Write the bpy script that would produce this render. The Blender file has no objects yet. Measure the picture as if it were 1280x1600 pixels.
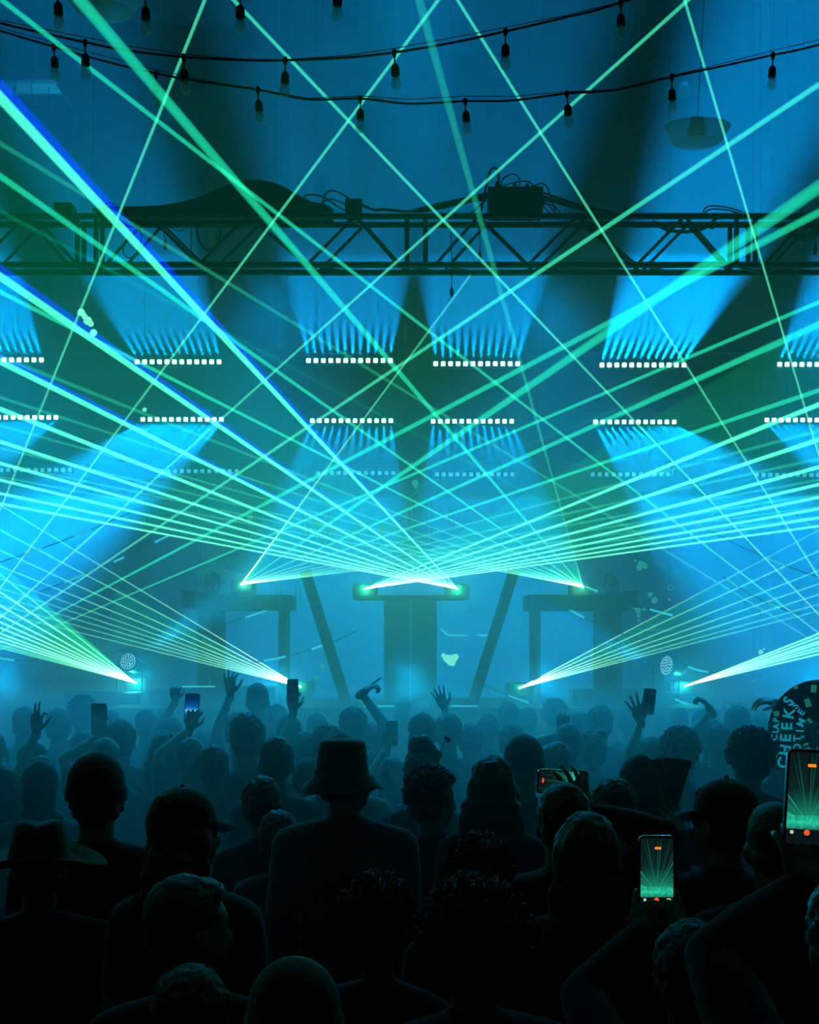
import bpy, bmesh, math, random
from mathutils import Vector, Matrix, noise

random.seed(7)
sc = bpy.context.scene
COL = sc.collection

# ---------------------------------------------------------------- camera
F, CX, HY, CH = 2000.0, 640.0, 1008.0, 2.2      # focal in px, centre column, horizon row, camera height
cam_d = bpy.data.cameras.new('camera')
cam = bpy.data.objects.new('camera', cam_d)
COL.objects.link(cam)
cam.location = (0, 0, CH)
cam.rotation_euler = (math.radians(90), 0, 0)
cam_d.sensor_fit = 'HORIZONTAL'
cam_d.sensor_width = 36
cam_d.lens = F / 1280 * 36
cam_d.shift_y = (HY - 800) / 1280
cam_d.clip_start = 0.05
cam_d.clip_end = 200
sc.camera = cam

# ---------------------------------------------------------------- world, exposure, sampling
w = bpy.data.worlds.new('world'); sc.world = w
w.use_nodes = True
w.node_tree.nodes['Background'].inputs[0].default_value = (0.004, 0.02, 0.035, 1)
w.node_tree.nodes['Background'].inputs[1].default_value = 0.12
sc.view_settings.view_transform = 'Standard'
sc.view_settings.look = 'None'
sc.view_settings.exposure = 0.0
sc.view_settings.gamma = 1.0
sc.view_settings.use_curve_mapping = False
cy = sc.cycles
cy.use_denoising = True
cy.use_adaptive_sampling = True
cy.adaptive_threshold = 0.06
cy.adaptive_min_samples = 12
cy.max_bounces = 4
cy.diffuse_bounces = 0
cy.glossy_bounces = 2
cy.transmission_bounces = 3
cy.volume_bounces = 0
cy.transparent_max_bounces = 160
cy.use_light_tree = True
cy.caustics_reflective = False
cy.caustics_refractive = False
cy.sample_clamp_indirect = 3.0

HAZE_DENSITY = 0.023


def P(px, py, y):
    """the place at distance y that shows at pixel (px, py)"""
    return Vector(((px - CX) / F * y, y, CH + (HY - py) / F * y))


# ---------------------------------------------------------------- materials
def nodes(m):
    m.use_nodes = True
    return m.node_tree


def mat(name, col, rough=0.6, metal=0.0, grain=0.0, scale=40.0, bump=0.0, spec=0.5, sheen=0.0):
    m = bpy.data.materials.new(name)
    nt = nodes(m); b = nt.nodes['Principled BSDF']
    b.inputs['Base Color'].default_value = (*col, 1)
    b.inputs['Roughness'].default_value = rough
    b.inputs['Metallic'].default_value = metal
    b.inputs['Specular IOR Level'].default_value = spec
    if sheen:
        b.inputs['Sheen Weight'].default_value = sheen
    if grain or bump:
        tc = nt.nodes.new('ShaderNodeTexCoord')
        n = nt.nodes.new('ShaderNodeTexNoise'); n.inputs['Scale'].default_value = scale
        n.inputs['Detail'].default_value = 3
        nt.links.new(tc.outputs['Object'], n.inputs['Vector'])
        if grain:
            r = nt.nodes.new('ShaderNodeValToRGB')
            r.color_ramp.elements[0].color = (*[c * (1 - grain) for c in col], 1)
            r.color_ramp.elements[1].color = (*[min(1, c * (1 + grain)) for c in col], 1)
            nt.links.new(n.outputs['Fac'], r.inputs['Fac'])
            nt.links.new(r.outputs['Color'], b.inputs['Base Color'])
        if bump:
            bp = nt.nodes.new('ShaderNodeBump'); bp.inputs['Strength'].default_value = bump
            bp.inputs['Distance'].default_value = 0.01
            nt.links.new(n.outputs['Fac'], bp.inputs['Height'])
            nt.links.new(bp.outputs['Normal'], b.inputs['Normal'])
    return m


def emit(name, col, s):
    m = bpy.data.materials.new(name)
    nt = nodes(m); nt.nodes.remove(nt.nodes['Principled BSDF'])
    e = nt.nodes.new('ShaderNodeEmission')
    e.inputs[0].default_value = (*col, 1); e.inputs[1].default_value = s
    nt.links.new(e.outputs[0], nt.nodes['Material Output'].inputs[0])
    m.cycles.emission_sampling = 'NONE'
    return m


def beam_mat(name, col, base, near_col=(0.55, 1.0, 0.8), near=0.0, power=1.2, near_pow=2.0):
    """laser light made visible by the haze: see-through, brightest through its thick middle.
    base is even along the beam; near falls off with the distance from the aperture (the part's own origin)"""
    m = bpy.data.materials.new(name)
    nt = nodes(m); nt.nodes.remove(nt.nodes['Principled BSDF'])
    N, L = nt.nodes.new, nt.links.new

    def mth(op, a, b):
        n = N('ShaderNodeMath'); n.operation = op
        for k_, q in enumerate((a, b)):
            if isinstance(q, (int, float)): n.inputs[k_].default_value = q
            else: L(q, n.inputs[k_])
        return n.outputs[0]
    g = N('ShaderNodeNewGeometry')
    tc = N('ShaderNodeTexCoord')

    def vec(op, a, b=None, out=0):
        n = N('ShaderNodeVectorMath'); n.operation = op
        L(a, n.inputs[0])
        if b is not None: L(b, n.inputs[3] if op == 'SCALE' else n.inputs[1])
        return n.outputs['Value'] if op in ('DOT_PRODUCT', 'LENGTH') else n.outputs['Vector']
    # how deep the line of sight cuts the round beam, whatever the angle it is seen at
    ax = vec('NORMALIZE', tc.outputs['Object'])
    along = vec('SCALE', ax, vec('DOT_PRODUCT', ax, g.outputs['Incoming']))
    side_ = vec('NORMALIZE', vec('SUBTRACT', g.outputs['Incoming'], along))
    prof = mth('POWER', mth('ABSOLUTE', vec('DOT_PRODUCT', side_, g.outputs['Normal']), 0), power) if power else 1.0
    prof = mth('MULTIPLY', mth('SUBTRACT', 1, g.outputs['Backfacing']), prof)
    ln = N('ShaderNodeVectorMath'); ln.operation = 'LENGTH'
    L(tc.outputs['Object'], ln.inputs[0])
    fall = mth('DIVIDE', near, mth('POWER', mth('ADD', ln.outputs['Value'], 0.25), near_pow))
    t = N('ShaderNodeBsdfTransparent')
    out = t.outputs[0]
    for c, st in ((col, mth('MULTIPLY', prof, base)), (near_col, mth('MULTIPLY', prof, fall))):
        e = N('ShaderNodeEmission'); e.inputs[0].default_value = (*c, 1)
        L(st, e.inputs[1])
        a = N('ShaderNodeAddShader'); L(out, a.inputs[0]); L(e.outputs[0], a.inputs[1]); out = a.outputs[0]
    L(out, nt.nodes['Material Output'].inputs[0])
    m.cycles.emission_sampling = 'NONE'
    return m


M = {}
M['black_metal'] = mat('black_metal', (0.012, 0.014, 0.016), 0.45, 0.6, 0.3, 30)
M['truss_metal'] = mat('truss_metal', (0.01, 0.012, 0.013), 0.5, 0.2, 0.3, 20, 0, 0.3)
M['rubber'] = mat('rubber', (0.005, 0.006, 0.007), 0.7, 0, 0.2, 60, 0, 0.2)
M['wood_black'] = mat('painted_board', (0.006, 0.010, 0.013), 0.75, 0, 0.4, 12, 0.2, 0.1)
M['wall'] = mat('wall_plaster', (0.010, 0.012, 0.014), 0.9, 0, 0.12, 1.5, 0.15)
M['wall_dark'] = mat('wall_dark', (0.012, 0.018, 0.016), 0.9, 0, 0.15, 1.2, 0.1)
M['ceiling'] = mat('ceiling_board', (0.02, 0.024, 0.026), 0.9, 0, 0.1, 1.5, 0.1)
M['panel'] = mat('ceiling_panel', (0.6, 0.65, 0.65), 0.8, 0, 0.05, 2)
M['cable_cloth'] = mat('cable_cloth', (0.004, 0.005, 0.006), 1.0, 0, 0.2, 40, 0.3, 0.0)
M['floor'] = mat('concrete_floor', (0.05, 0.055, 0.06), 0.6, 0, 0.3, 4, 0.2)
M['led'] = emit('led_cell', (0.35, 0.95, 1.0), 7.0)
M['led_dim'] = emit('led_cell_dim', (0.08, 0.62, 0.8), 1.1)
M['source'] = emit('laser_aperture', (0.45, 1.0, 0.75), 12)


# ---------------------------------------------------------------- object helpers
def setp(o, label=None, cat=None, group=None, kind=None):
    if label: o['label'] = label
    if cat: o['category'] = cat
    if group: o['group'] = group
    if kind: o['kind'] = kind
    return o


def link_mesh(name, me, m, parent=None):
    o = bpy.data.objects.new(name, me)
    COL.objects.link(o)
    if m is not None and len(me.materials) == 0:
        me.materials.append(m)
    if parent is not None:
        o.parent = parent
    return o


def obj(name, bm, m, parent=None, smooth=False):
    me = bpy.data.meshes.new(name)
    if smooth:
        for f in bm.faces: f.smooth = True
    bm.to_mesh(me); bm.free()
    return link_mesh(name, me, m, parent)


def thing(name, label, cat, loc=(0, 0, 0), rotz=0, group=None):
    o = bpy.data.objects.new(name, None)
    o.empty_display_size = 0.1
    COL.objects.link(o)
    o.location = loc; o.rotation_euler = (0, 0, rotz)
    return setp(o, label, cat, group)


def B(): return bmesh.new()


def box(bm, c, s, rot=None, bevel=0.0):
    r = bmesh.ops.create_cube(bm, size=1.0)
    vs = r['verts']
    mtx = Matrix.Translation(Vector(c)) @ (rot.to_4x4() if rot else Matrix()) @ Matrix.Diagonal((*s, 1))
    bmesh.ops.transform(bm, matrix=mtx, verts=vs)
    if bevel:
        es = list({e for v in vs for e in v.link_edges})
        bmesh.ops.bevel(bm, geom=es, offset=bevel, segments=2, affect='EDGES', profile=0.5)
    return bm


def frame_of(d):
    d = d.normalized()
    u = Vector((0, 0, 1)) if abs(d.z) < 0.95 else Vector((1, 0, 0))
    a = d.cross(u).normalized(); b = a.cross(d).normalized()
    return a, b


def tube(bm, pts, r, n=8, cap=True, r2=None):
    pts = [Vector(p) for p in pts]
    rings = []
    k = len(pts)
    a = b = None
    for i, p in enumerate(pts):
        d = (pts[min(i + 1, k - 1)] - pts[max(i - 1, 0)])
        if d.length < 1e-9: d = Vector((0, 0, 1))
        if a is None:
            a, b = frame_of(d)
        else:
            dn = d.normalized()
            a = (a - dn * a.dot(dn)).normalized(); b = a.cross(dn).normalized() * 1.0
        rr = r[i] if isinstance(r, (list, tuple)) else (r if r2 is None else r + (r2 - r) * i / max(1, k - 1))
        rings.append([bm.verts.new(p + (a * math.cos(t) + b * math.sin(t)) * rr)
                      for t in [2 * math.pi * j / n for j in range(n)]])
    for i in range(k - 1):
        for j in range(n):
            bm.faces.new((rings[i][j], rings[i][(j + 1) % n], rings[i + 1][(j + 1) % n], rings[i + 1][j]))
    if cap:
        bm.faces.new(rings[0][::-1]); bm.faces.new(rings[-1])
    bmesh.ops.recalc_face_normals(bm, faces=bm.faces[:])
    return bm


def lathe(bm, prof, c=(0, 0, 0), n=24, rot=None):
    """prof: (radius, height) pairs about the z axis"""
    c = Vector(c); rings = []
    for r, z in prof:
        ring = []
        for j in range(n):
            t = 2 * math.pi * j / n
            v = Vector((r * math.cos(t), r * math.sin(t), z))
            if rot: v = rot @ v
            ring.append(bm.verts.new(v + c))
        rings.append(ring)
    for i in range(len(rings) - 1):
        for j in range(n):
            bm.faces.new((rings[i][j], rings[i][(j + 1) % n], rings[i + 1][(j + 1) % n], rings[i + 1][j]))
    if prof[0][0] > 1e-5: bm.faces.new(rings[0][::-1])
    if prof[-1][0] > 1e-5: bm.faces.new(rings[-1])
    bmesh.ops.remove_doubles(bm, verts=bm.verts[:], dist=1e-6)
    bmesh.ops.recalc_face_normals(bm, faces=bm.faces[:])
    return bm


def ball(bm, c, r, sub=2, rot=None):
    if not isinstance(r, (tuple, list)): r = (r, r, r)
    q = bmesh.ops.create_icosphere(bm, subdivisions=sub, radius=1.0)
    mtx = Matrix.Translation(Vector(c)) @ (rot.to_4x4() if rot else Matrix()) @ Matrix.Diagonal((*r, 1))
    bmesh.ops.transform(bm, matrix=mtx, verts=q['verts'])
    return q['verts']


def arc(p0, p1, sag, n=8, side=(0, 0, 0)):
    p0, p1 = Vector(p0), Vector(p1)
    out = []
    for i in range(n + 1):
        t = i / n
        out.append(p0.lerp(p1, t) + Vector(side) * (4 * t * (1 - t)) - Vector((0, 0, sag * 4 * t * (1 - t))))
    return out


def smooth_path(pts, n=6):
    """Catmull-Rom through pts"""
    pts = [Vector(p) for p in pts]
    q = [pts[0] * 2 - pts[1]] + pts + [pts[-1] * 2 - pts[-2]]
    out = []
    for i in range(1, len(q) - 2):
        for k in range(n):
            t = k / n
            a, b, c, d = q[i - 1], q[i], q[i + 1], q[i + 2]
            out.append(0.5 * ((2 * b) + (c - a) * t + (2 * a - 5 * b + 4 * c - d) * t * t + (3 * b - a - 3 * c + d) * t ** 3))
    out.append(pts[-1])
    return out


def light(name, kind, loc, energy, col, parent=None, size=0.05, aim=None, angle=30, blend=0.5):
    d = bpy.data.lights.new(name, kind)
    d.energy = energy; d.color = col
    if kind in ('POINT', 'SPOT'): d.shadow_soft_size = size
    if kind == 'SPOT':
        d.spot_size = math.radians(angle); d.spot_blend = blend
    o = bpy.data.objects.new(name, d)
    COL.objects.link(o)
    o.location = loc
    if aim is not None:
        o.rotation_euler = Vector(aim).to_track_quat('-Z', 'Y').to_euler()
    if parent is not None:
        o.parent = parent
    return o
# ================================================================ washes that light the hall (added lamps without fixtures)
CYAN = (0.0, 0.62, 1.0)
BLUE = (0.0, 0.32, 1.0)
TEAL = (0.0, 0.85, 0.62)

# ================================================================ the room shell
BACK, SIDE, CEIL = 18.0, 9.0, 10.5


def struct(name, bm, m, parent=None, smooth=False):
    o = obj(name, bm, m, parent, smooth)
    if parent is None: o['kind'] = 'structure'
    return o


struct('floor', box(B(), (0, 8, -0.1), (2 * SIDE + 0.4, 21, 0.2)), M['floor'])
struct('wall_back', box(B(), (0, BACK + 0.1, 5.25), (2 * SIDE + 0.4, 0.2, 10.9)), M['wall'])
struct('wall_left', box(B(), (-SIDE - 0.1, 8, 5.25), (0.2, 21, 10.9)), M['wall_dark'])
struct('wall_right', box(B(), (SIDE + 0.1, 8, 5.25), (0.2, 21, 10.9)), M['wall_dark'])
struct('ceiling', box(B(), (0, 8, CEIL + 0.1), (2 * SIDE + 0.4, 21, 0.2)), M['ceiling'])
# a boxed-out pier on the left with a pale soffit panel above it
pc = P(310, 100, 16.5)
struct('wall_pier', box(B(), ((-SIDE + pc.x) / 2, 17.2, 4.55), (SIDE + pc.x, 1.5, 9.1)), M['wall_dark'])
bm = B()
for k in range(4):
    box(bm, (-8.4 + k * 1.12, 17.1, 9.35), (1.08, 1.7, 0.05))
struct('trim_1', bm, M['panel'])
# horizontal batten where wall panels meet, right of centre
struct('trim_2', box(B(), (4.2, BACK - 0.03, 10.1), (9, 0.06, 0.05)), M['wall'])

# haze filling the hall
hz = bpy.data.materials.new('haze')
nt = nodes(hz); nt.nodes.remove(nt.nodes['Principled BSDF'])
vs = nt.nodes.new('ShaderNodeVolumeScatter')
vs.inputs['Color'].default_value = (0.9, 0.95, 1.0, 1)
vs.inputs['Density'].default_value = HAZE_DENSITY
vs.inputs['Anisotropy'].default_value = 0.0
nt.links.new(vs.outputs[0], nt.nodes['Material Output'].inputs['Volume'])
hazeo = obj('stage_haze', box(B(), (0, 10.95, 5.2), (17.9, 14.0, 10.3)), hz)
setp(hazeo, 'thin blue lit stage haze filling the whole hall above the crowd', 'haze', kind='stuff')


def haze_layer(name, label, dens, c, s):
    m = hz.copy()
    m.node_tree.nodes['Volume Scatter'].inputs['Density'].default_value = dens
    o = obj(name, box(B(), c, s), m)
    setp(o, label, 'haze', kind='stuff')


haze_layer('stage_haze', 'thicker haze hanging below the level of the lamps', 0.028, (0, 12.6, 3.35), (17.8, 10.4, 6.62))
haze_layer('stage_haze', 'dense low haze among the far heads and over the stage', 0.05, (0, 10.75, 2.0), (17.7, 10.9, 3.95))

haze_layer('stage_haze', 'low fog lying between the people of the crowd', 0.10, (0, 8.65, 0.94), (17.6, 6.5, 1.84))

# added fill spots without fixtures: one high overhead, the rest under the truss
for x, y, z, e, ang, col, d in ((0, 13.8, 9.8, 350, 120, (0.0, 0.36, 0.8), -0.1),
                                (-3.3, 10.36, 5.17, 850, 76, (0.0, 0.38, 0.98), -0.62), (-1.1, 10.36, 5.17, 850, 76, (0.0, 0.38, 0.98), -0.62),
                                (1.1, 10.36, 5.17, 850, 76, (0.0, 0.38, 0.98), -0.62), (3.3, 10.36, 5.17, 850, 76, (0.0, 0.38, 0.98), -0.62)):
    light('added_hall_fill', 'SPOT', (x, y, z), e, col, None, 0.25, (0, d, -1), ang, 1.0)
for x, y, z, e, col in ((-3.4, 14.6, 2.2, 8, (0.0, 0.65, 0.8)), (3.4, 14.6, 2.2, 8, (0.0, 0.65, 0.8)), (0.0, 15.2, 2.4, 7, (0.0, 0.8, 0.7)),
                        (-6.5, 14.0, 2.2, 8, (0.0, 0.5, 0.9)), (6.5, 14.0, 2.2, 8, (0.0, 0.5, 0.9))):
    light('added_stage_fill', 'POINT', (x, y, z), e, col, None, 0.12)  # added point lamps without fixtures, filling the stage haze with light
for x in (-3.5, 3.5):
    light('added_string_fill', 'SPOT', (x, 12.5, 10.2), 260, (0.0, 0.5, 0.95), None, 0.2, (-x * 0.1, -1, -0.62), 60, 1.0)  # added spots that brighten the string bulbs and dish lamps from behind
# added spots without fixtures along the stage edge, shining low over the crowd
for k in range(9):
    x = -5.0 + k * 1.25
    light('added_crowd_fill', 'SPOT', (x, 12.0, 1.95), 450, (0.0, 0.46, 0.95), None, 0.12, (-x * 0.05, -1, -0.13), 40, 1.0)

# ================================================================ the stage
ST = 1.6   # deck height
stage = thing('stage', 'dark raised stage deck behind the front row of the crowd', 'stage', (0, 12.2, 0))
obj('deck', box(B(), (0, 2.1, ST - 0.08), (13.6, 4.2, 0.16)), M['wood_black'], stage)
for k in range(11):
    obj('front_panel', box(B(), (-6.2 + k * 1.24, 0.06, (ST - 0.16) / 2), (1.22, 0.04, ST - 0.17)), M['wood_black'], stage)
# ================================================================ LED bars
def led_bar(px0, n, pitch, py, Y, up, lean, spread, energy, label, row, angle=21, cells='led', fan=0.0, lights=True):
    """n cells from pixel px0; up = +1 shines up, -1 down; lean = sideways tilt (deg) of every cell"""
    c0 = P(px0, py, Y)
    step = pitch / F * Y
    mid = c0 + Vector((step * (n - 1) / 2, 0, 0))
    t = thing('led_bar', label, 'stage light', mid, 0, row)
    L = step * n
    obj('housing', box(B(), (0, 0.07, 0), (L + 0.03, 0.10, 0.085), bevel=0.008), M['black_metal'], t)
    for s in (-1, 1):
        obj('clamp', box(B(), (s * L * 0.36, 0.13, 0.075), (0.03, 0.06, 0.15)), M['black_metal'], t)
    cell_me = None
    for k in range(n):
        x = (k - (n - 1) / 2) * step
        if cell_me is None:
            q = box(B(), (0, 0, 0), (0.050, 0.02, 0.050), bevel=0.006)
            o = obj('led_cell', q, M[cells], t); cell_me = o.data
        else:
            o = link_mesh('led_cell', cell_me, None, t)
        o.location = (x, 0.012, 0)
        if lights:
            a = math.radians(lean + fan * (k - (n - 1) / 2) / (n - 1) * 2)
            d = Vector((math.sin(a), -0.10, up * math.cos(a)))
            light('led_beam', 'SPOT', (x, -0.02, up * 0.05), energy, CYANB, t, 0.015, d, angle, 1.0)
    return t


CYANB = (0.0, 0.36, 1.0)
R1, R2, R3 = 14.8, 15.45, 16.2
G1, G2, G3 = 'upward LED bars of the top row', 'downward LED bars of the middle row', 'dim LED bars of the bottom row'
E1, E2, E3 = 5400, 6800, 1500
for px0, py, lean, fan, e, lab in [
    (-64, 562, -22, 4, 1.0, 'upward LED bar cut by the left frame edge, top row'),
    (214, 565, -22, 6, 0.8, 'upward LED bar with beams leaning left, second from left in top row'),
    (482, 563, -2, 9, 1.0, 'upward LED bar left of centre in the top row'),
    (681, 568, 4, 9, 1.0, 'upward LED bar right of centre in the top row'),
    (941, 570, 24, 6, 2.2, 'upward LED bar with broad beams leaning right, top row'),
    (1219, 569, 28, 6, 1.0, 'upward LED bar cut by the right frame edge, top row')]:
    led_bar(px0, 12, 11.65, py, R1, 1, lean, 0, E1 * e, lab, G1, fan=fan)
for px0, py, lean, fan, e, lab in [
    (-36, 652, -52, 3, 0.9, 'downward LED bar cut by the left frame edge, middle row'),
    (223, 655, -50, 6, 1.5, 'downward LED bar with a broad beam leaning left, middle row'),
    (488, 657, -8, 12, 0.7, 'downward LED bar left of centre in the middle row'),
    (677, 658, 8, 12, 0.7, 'downward LED bar right of centre in the middle row'),
    (931, 659, 44, 14, 1.5, 'downward LED bar with a broad beam leaning right, middle row'),
    (1199, 656, 48, 3, 1.0, 'downward LED bar cut by the right frame edge, middle row')]:
    led_bar(px0, 12, 11.17, py, R2, -1, lean, 0, E2 * e, lab, G2, fan=fan)
for px0, py, lab in [
    (-9, 734, 'dim LED bar at the left frame edge, bottom row'),
    (252, 736, 'dim LED bar second from left in the bottom row'),
    (497, 739, 'dim LED bar left of centre in the bottom row'),
    (683, 741, 'dim LED bar right of centre in the bottom row'),
    (927, 741, 'dim LED bar second from right in the bottom row'),
    (1183, 742, 'dim LED bar at the right frame edge, bottom row')]:
    led_bar(px0, 12, 10.7, py, R3, -1, 3 if px0 > 600 else -3, 0, E3, lab, G3, angle=9, cells='led_dim')

# ================================================================ lasers
LR = 0.0085
LY = 13.3
G = (0.06, 1.0, 0.66)
GN = (0.0, 1.0, 0.56)
WN = (0.65, 1.0, 0.72)
M['beam'] = beam_mat('laser_beam_bright', GN, 0.95, WN, 2.8, 1.0, 1.25)
M['beam_mid'] = beam_mat('laser_beam', (0.0, 1.0, 0.50), 0.50, WN, 1.9)
M['beam_cross'] = beam_mat('laser_beam_crossing', (0.0, 1.0, 0.52), 0.55, WN, 1.4, 1.0, 1.4)
M['beam_dim'] = beam_mat('laser_beam_faint', (0.0, 1.0, 0.42), 0.18, (0.4, 1, 0.7), 2.2)
M['beam_ghost'] = beam_mat('laser_beam_ghost', (0.0, 1.0, 0.5), 0.09)
M['beam_blue'] = beam_mat('laser_beam_blue', (0.0, 0.02, 1.0), 0.6)
M['sheet'] = beam_mat('laser_sheet', (0, 1, 0.5), 0.0, (0.0, 1.0, 0.28), 0.9, 0.0, 1.25)
M['sheet_short'] = beam_mat('laser_sheet_short', (0, 1, 0.5), 0.0, (0.0, 1.0, 0.28), 1.7, 0.0, 2.3)
M['sheet_faint'] = beam_mat('laser_sheet_faint', (0, 1, 0.5), 0.0, (0.0, 1.0, 0.35), 0.3, 0.0, 1.3)


def projector(px, py, Y, label, beams, sheets=(), glow=3.0, aimx=0.0, group='laser projectors on the stage'):
    s = P(px, py, Y)
    t = thing('laser_projector', label, 'laser', s, 0, group)
    ang = Matrix.Rotation(aimx, 3, 'Z')
    obj('housing', box(B(), ang @ Vector((0, 0.17, -0.02)), (0.22, 0.30, 0.14), ang, 0.01), M['black_metal'], t)
    bm = tube(B(), [ang @ Vector((sx, 0.17, sz)) for sx, sz in ((-.125, .03), (-.125, -.1), (.125, -.1), (.125, .03))], 0.012, 6)
    obj('bracket', bm, M['black_metal'], t)
    obj('aperture', _ball_bm(0.012), M['source'], t, True)
    for b in beams:
        ex, ey, wpx = b[0], b[1], b[2]
        kind = b[3] if len(b) > 3 else 'beam'
        ext = b[4] if len(b) > 4 else 1.12
        r = LR * (b[5] if len(b) > 5 else 1.0)
        Ye = min(LY, 2 * r * F / wpx)
        e = P(ex, ey, Ye)
        v = (e - s) * ext
        if ext > 1.05:      # the beam runs on until it meets a wall, the ceiling or the back of the hall
            far = []
            if abs(v.x) > 1e-6: far.append(((SIDE - 0.02) * (1 if v.x > 0 else -1) - s.x) / v.x)
            if v.z > 1e-6: far.append((CEIL - 0.02 - s.z) / v.z)
            if v.y < -1e-6: far.append((-2.4 - s.y) / v.y)
            v = v * max(1.0, min(far))
        off = Vector(b[6]) if len(b) > 6 else Vector((0, 0, 0))
        o = obj('beam', tube(B(), [off, (e - s) + off, v + off] if (v - (e - s)).length > 0.01 else [off, v + off], [r * 0.6, r, r] if (v - (e - s)).length > 0.01 else [r * 0.6, r], 8), M[kind], t, True)
        if kind == 'beam_blue': o['label'] = 'deep blue beam'
    for (x1, y1, w1, x2, y2, w2, kd) in sheets:
        bm = B()  # the thin plane of light the scanner draws between its beams
        a = P(x1, y1, min(LY, 2 * LR * F / w1)) - s
        c = P(x2, y2, min(LY, 2 * LR * F / w2)) - s
        nrm = a.cross(c).normalized() * 0.0015
        top = [bm.verts.new(Vector(v) + nrm) for v in ((0, 0, 0), a, c)]
        bot = [bm.verts.new(Vector(v) - nrm) for v in ((0, 0, 0), a, c)]
        bm.faces.new(top); bm.faces.new(bot[::-1])
        for q in range(3):
            bm.faces.new((top[q], bot[q], bot[(q + 1) % 3], top[(q + 1) % 3]))
        bmesh.ops.recalc_face_normals(bm, faces=bm.faces[:])
        o = obj('beam_sheet', bm, M[kd], t)
    if glow:
        light('laser_glow', 'POINT', s + Vector((0, -0.06, 0.0)), glow * 7, (0.0, 1.0, 0.35), None, 0.02).parent = None
    return t


def _ball_bm(r):
    b = B(); ball(b, (0, 0, 0), r, 2); return b


def from_slopes(px, slopes, x, py): return [(x, py + s * (x - px)) for s in slopes]


# upper fans: A and D outside, B and C in the middle
A = (377, 913); Bp = (570, 920); C = (715, 920); D = (911, 917)
projector(*C, LY, 'laser on the booth top right of centre, fanning left with a blue edge', [
    (0, 152, 19), (0, 432, 14), (0, 565, 11), (0, 639, 9), (0, 690, 7), (0, 724, 6), (0, 750, 5.5), (0, 771, 5), (0, 787, 4.5),
    (0, 131, 19, 'beam_blue', 1.1, 0.9), (0, 419, 14, 'beam_blue', 1.1, 0.8), (0, 557, 11, 'beam_blue', 1.1, 0.6)],
    [(0, 152, 24, 0, 787, 4.5, 'sheet')], glow=2.0)
projector(*Bp, LY, 'laser on the booth top left of centre, fanning right', [
    (1280, 632, 9, 'beam'), (1280, 687, 8, 'beam'), (1280, 730, 7, 'beam'), (1280, 757, 6, 'beam'), (1280, 777, 5.5, 'beam'),
    (1280, 795, 5, 'beam'), (1280, 809, 4.5, 'beam'), (1280, 822, 4, 'beam')], [(1280, 500, 9, 1280, 822, 4, 'sheet')], glow=2.0)
projector(*A, LY, 'laser at the left end of the raised platform, fanning right', [
    (735, 430, 4.2, 'beam_mid', 1.0, 1.25), (1280, 292, 24, 'beam_mid'), (1280, 507, 13, 'beam_mid'), (1280, 610, 9, 'beam_mid'),
    (1280, 673, 7, 'beam_dim'), (1280, 717, 6, 'beam_dim'), (1280, 750, 5, 'beam_dim'), (1280, 773, 5, 'beam_dim'),
    (1280, 792, 4, 'beam_dim'), (1280, 808, 4, 'beam_dim')], [(1280, 292, 24, 1280, 808, 4, 'sheet_short'), (735, 430, 4.2, 1280, 292, 24, 'sheet_short')], glow=0.8)
projector(*D, LY, 'laser at the right end of the raised platform, fanning left', [
    (125, 0, 22, 'beam_mid'), (655, 0, 16, 'beam_dim'), (0, 275, 12, 'beam_mid'), (0, 456, 9, 'beam_mid'), (0, 557, 8, 'beam_dim'),
    (0, 621, 6, 'beam_dim'), (0, 665, 5, 'beam_dim'), (0, 700, 5, 'beam_dim'), (0, 724, 4, 'beam_dim'),
    (0, 745, 4, 'beam_dim')], [(0, 275, 12, 0, 745, 4, 'sheet_short'), (655, 0, 16, 0, 275, 12, 'sheet_short')], glow=0.8)
# lower fans
E = (212, 1067); Fp = (469, 1073); Gq = (812, 1075); H = (1070, 1072); I = (-105, 1060); J = (1386, 1072)
projector(*E, LY, 'laser low on the stage under the round wash light', [
    (0, 1067 - s * 212, 3.4, 'beam' if 0.3 < s < 0.7 else 'beam_mid') for s in
    (.80, .67, .571, .5, .448, .406, .363, .335, .307, .28, .259)], [(0, 880, 3, 0, 1012, 3, 'sheet')], glow=2.5)
projector(*Fp, LY, 'laser low on the stage behind the raised phone', [
    (0, 1073 - s * 469, 3.0, 'beam_mid' if s > .4 else 'beam_dim') for s in
    (.606, .522, .454, .402, .361, .329, .301, .273, .245)], [(180, 918, 3, 180, 1002, 3, 'sheet_faint')], glow=0.8)
projector(*Gq, LY, 'laser low on the stage right of centre, with seven thin beams', [
    (1150, 897, 2.6, 'beam_dim')] + [(1280, 1075 - s * 468, 3.0, 'beam_mid' if s > .3 else 'beam_dim') for s in
    (.458, .393, .348, .312, .28, .257)], [(1150, 897, 3, 1280, 955, 3, 'sheet_faint')], glow=0.6)
projector(*H, LY, 'laser low at the right of the stage with one deep blue beam', [
    (1280, 1072 - s * 210, 3.2, 'beam') for s in (.39, .362, .333, .314, .29, .267, .238)] +
    [(800, 915, 2.6, 'beam_blue', 1.0)], [(1280, 988, 3, 1280, 1023, 3, 'sheet')], glow=1.8)
projector(*I, LY, 'laser beyond the left frame edge whose beams cross the picture', [
    (320, 0, 6.5, 'beam_cross', 1.12, 1.35), (685, 0, 6.5, 'beam_cross', 1.12, 1.35), (1070, 5, 7, 'beam_cross', 1.12, 1.35), (1280, 132, 10, 'beam_cross', 1.12, 1.35), (1280, 332, 14, 'beam_mid'),
    (1280, 472, 8, 'beam_mid'), (1280, 516, 5, 'beam_ghost')], glow=1.2)
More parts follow.
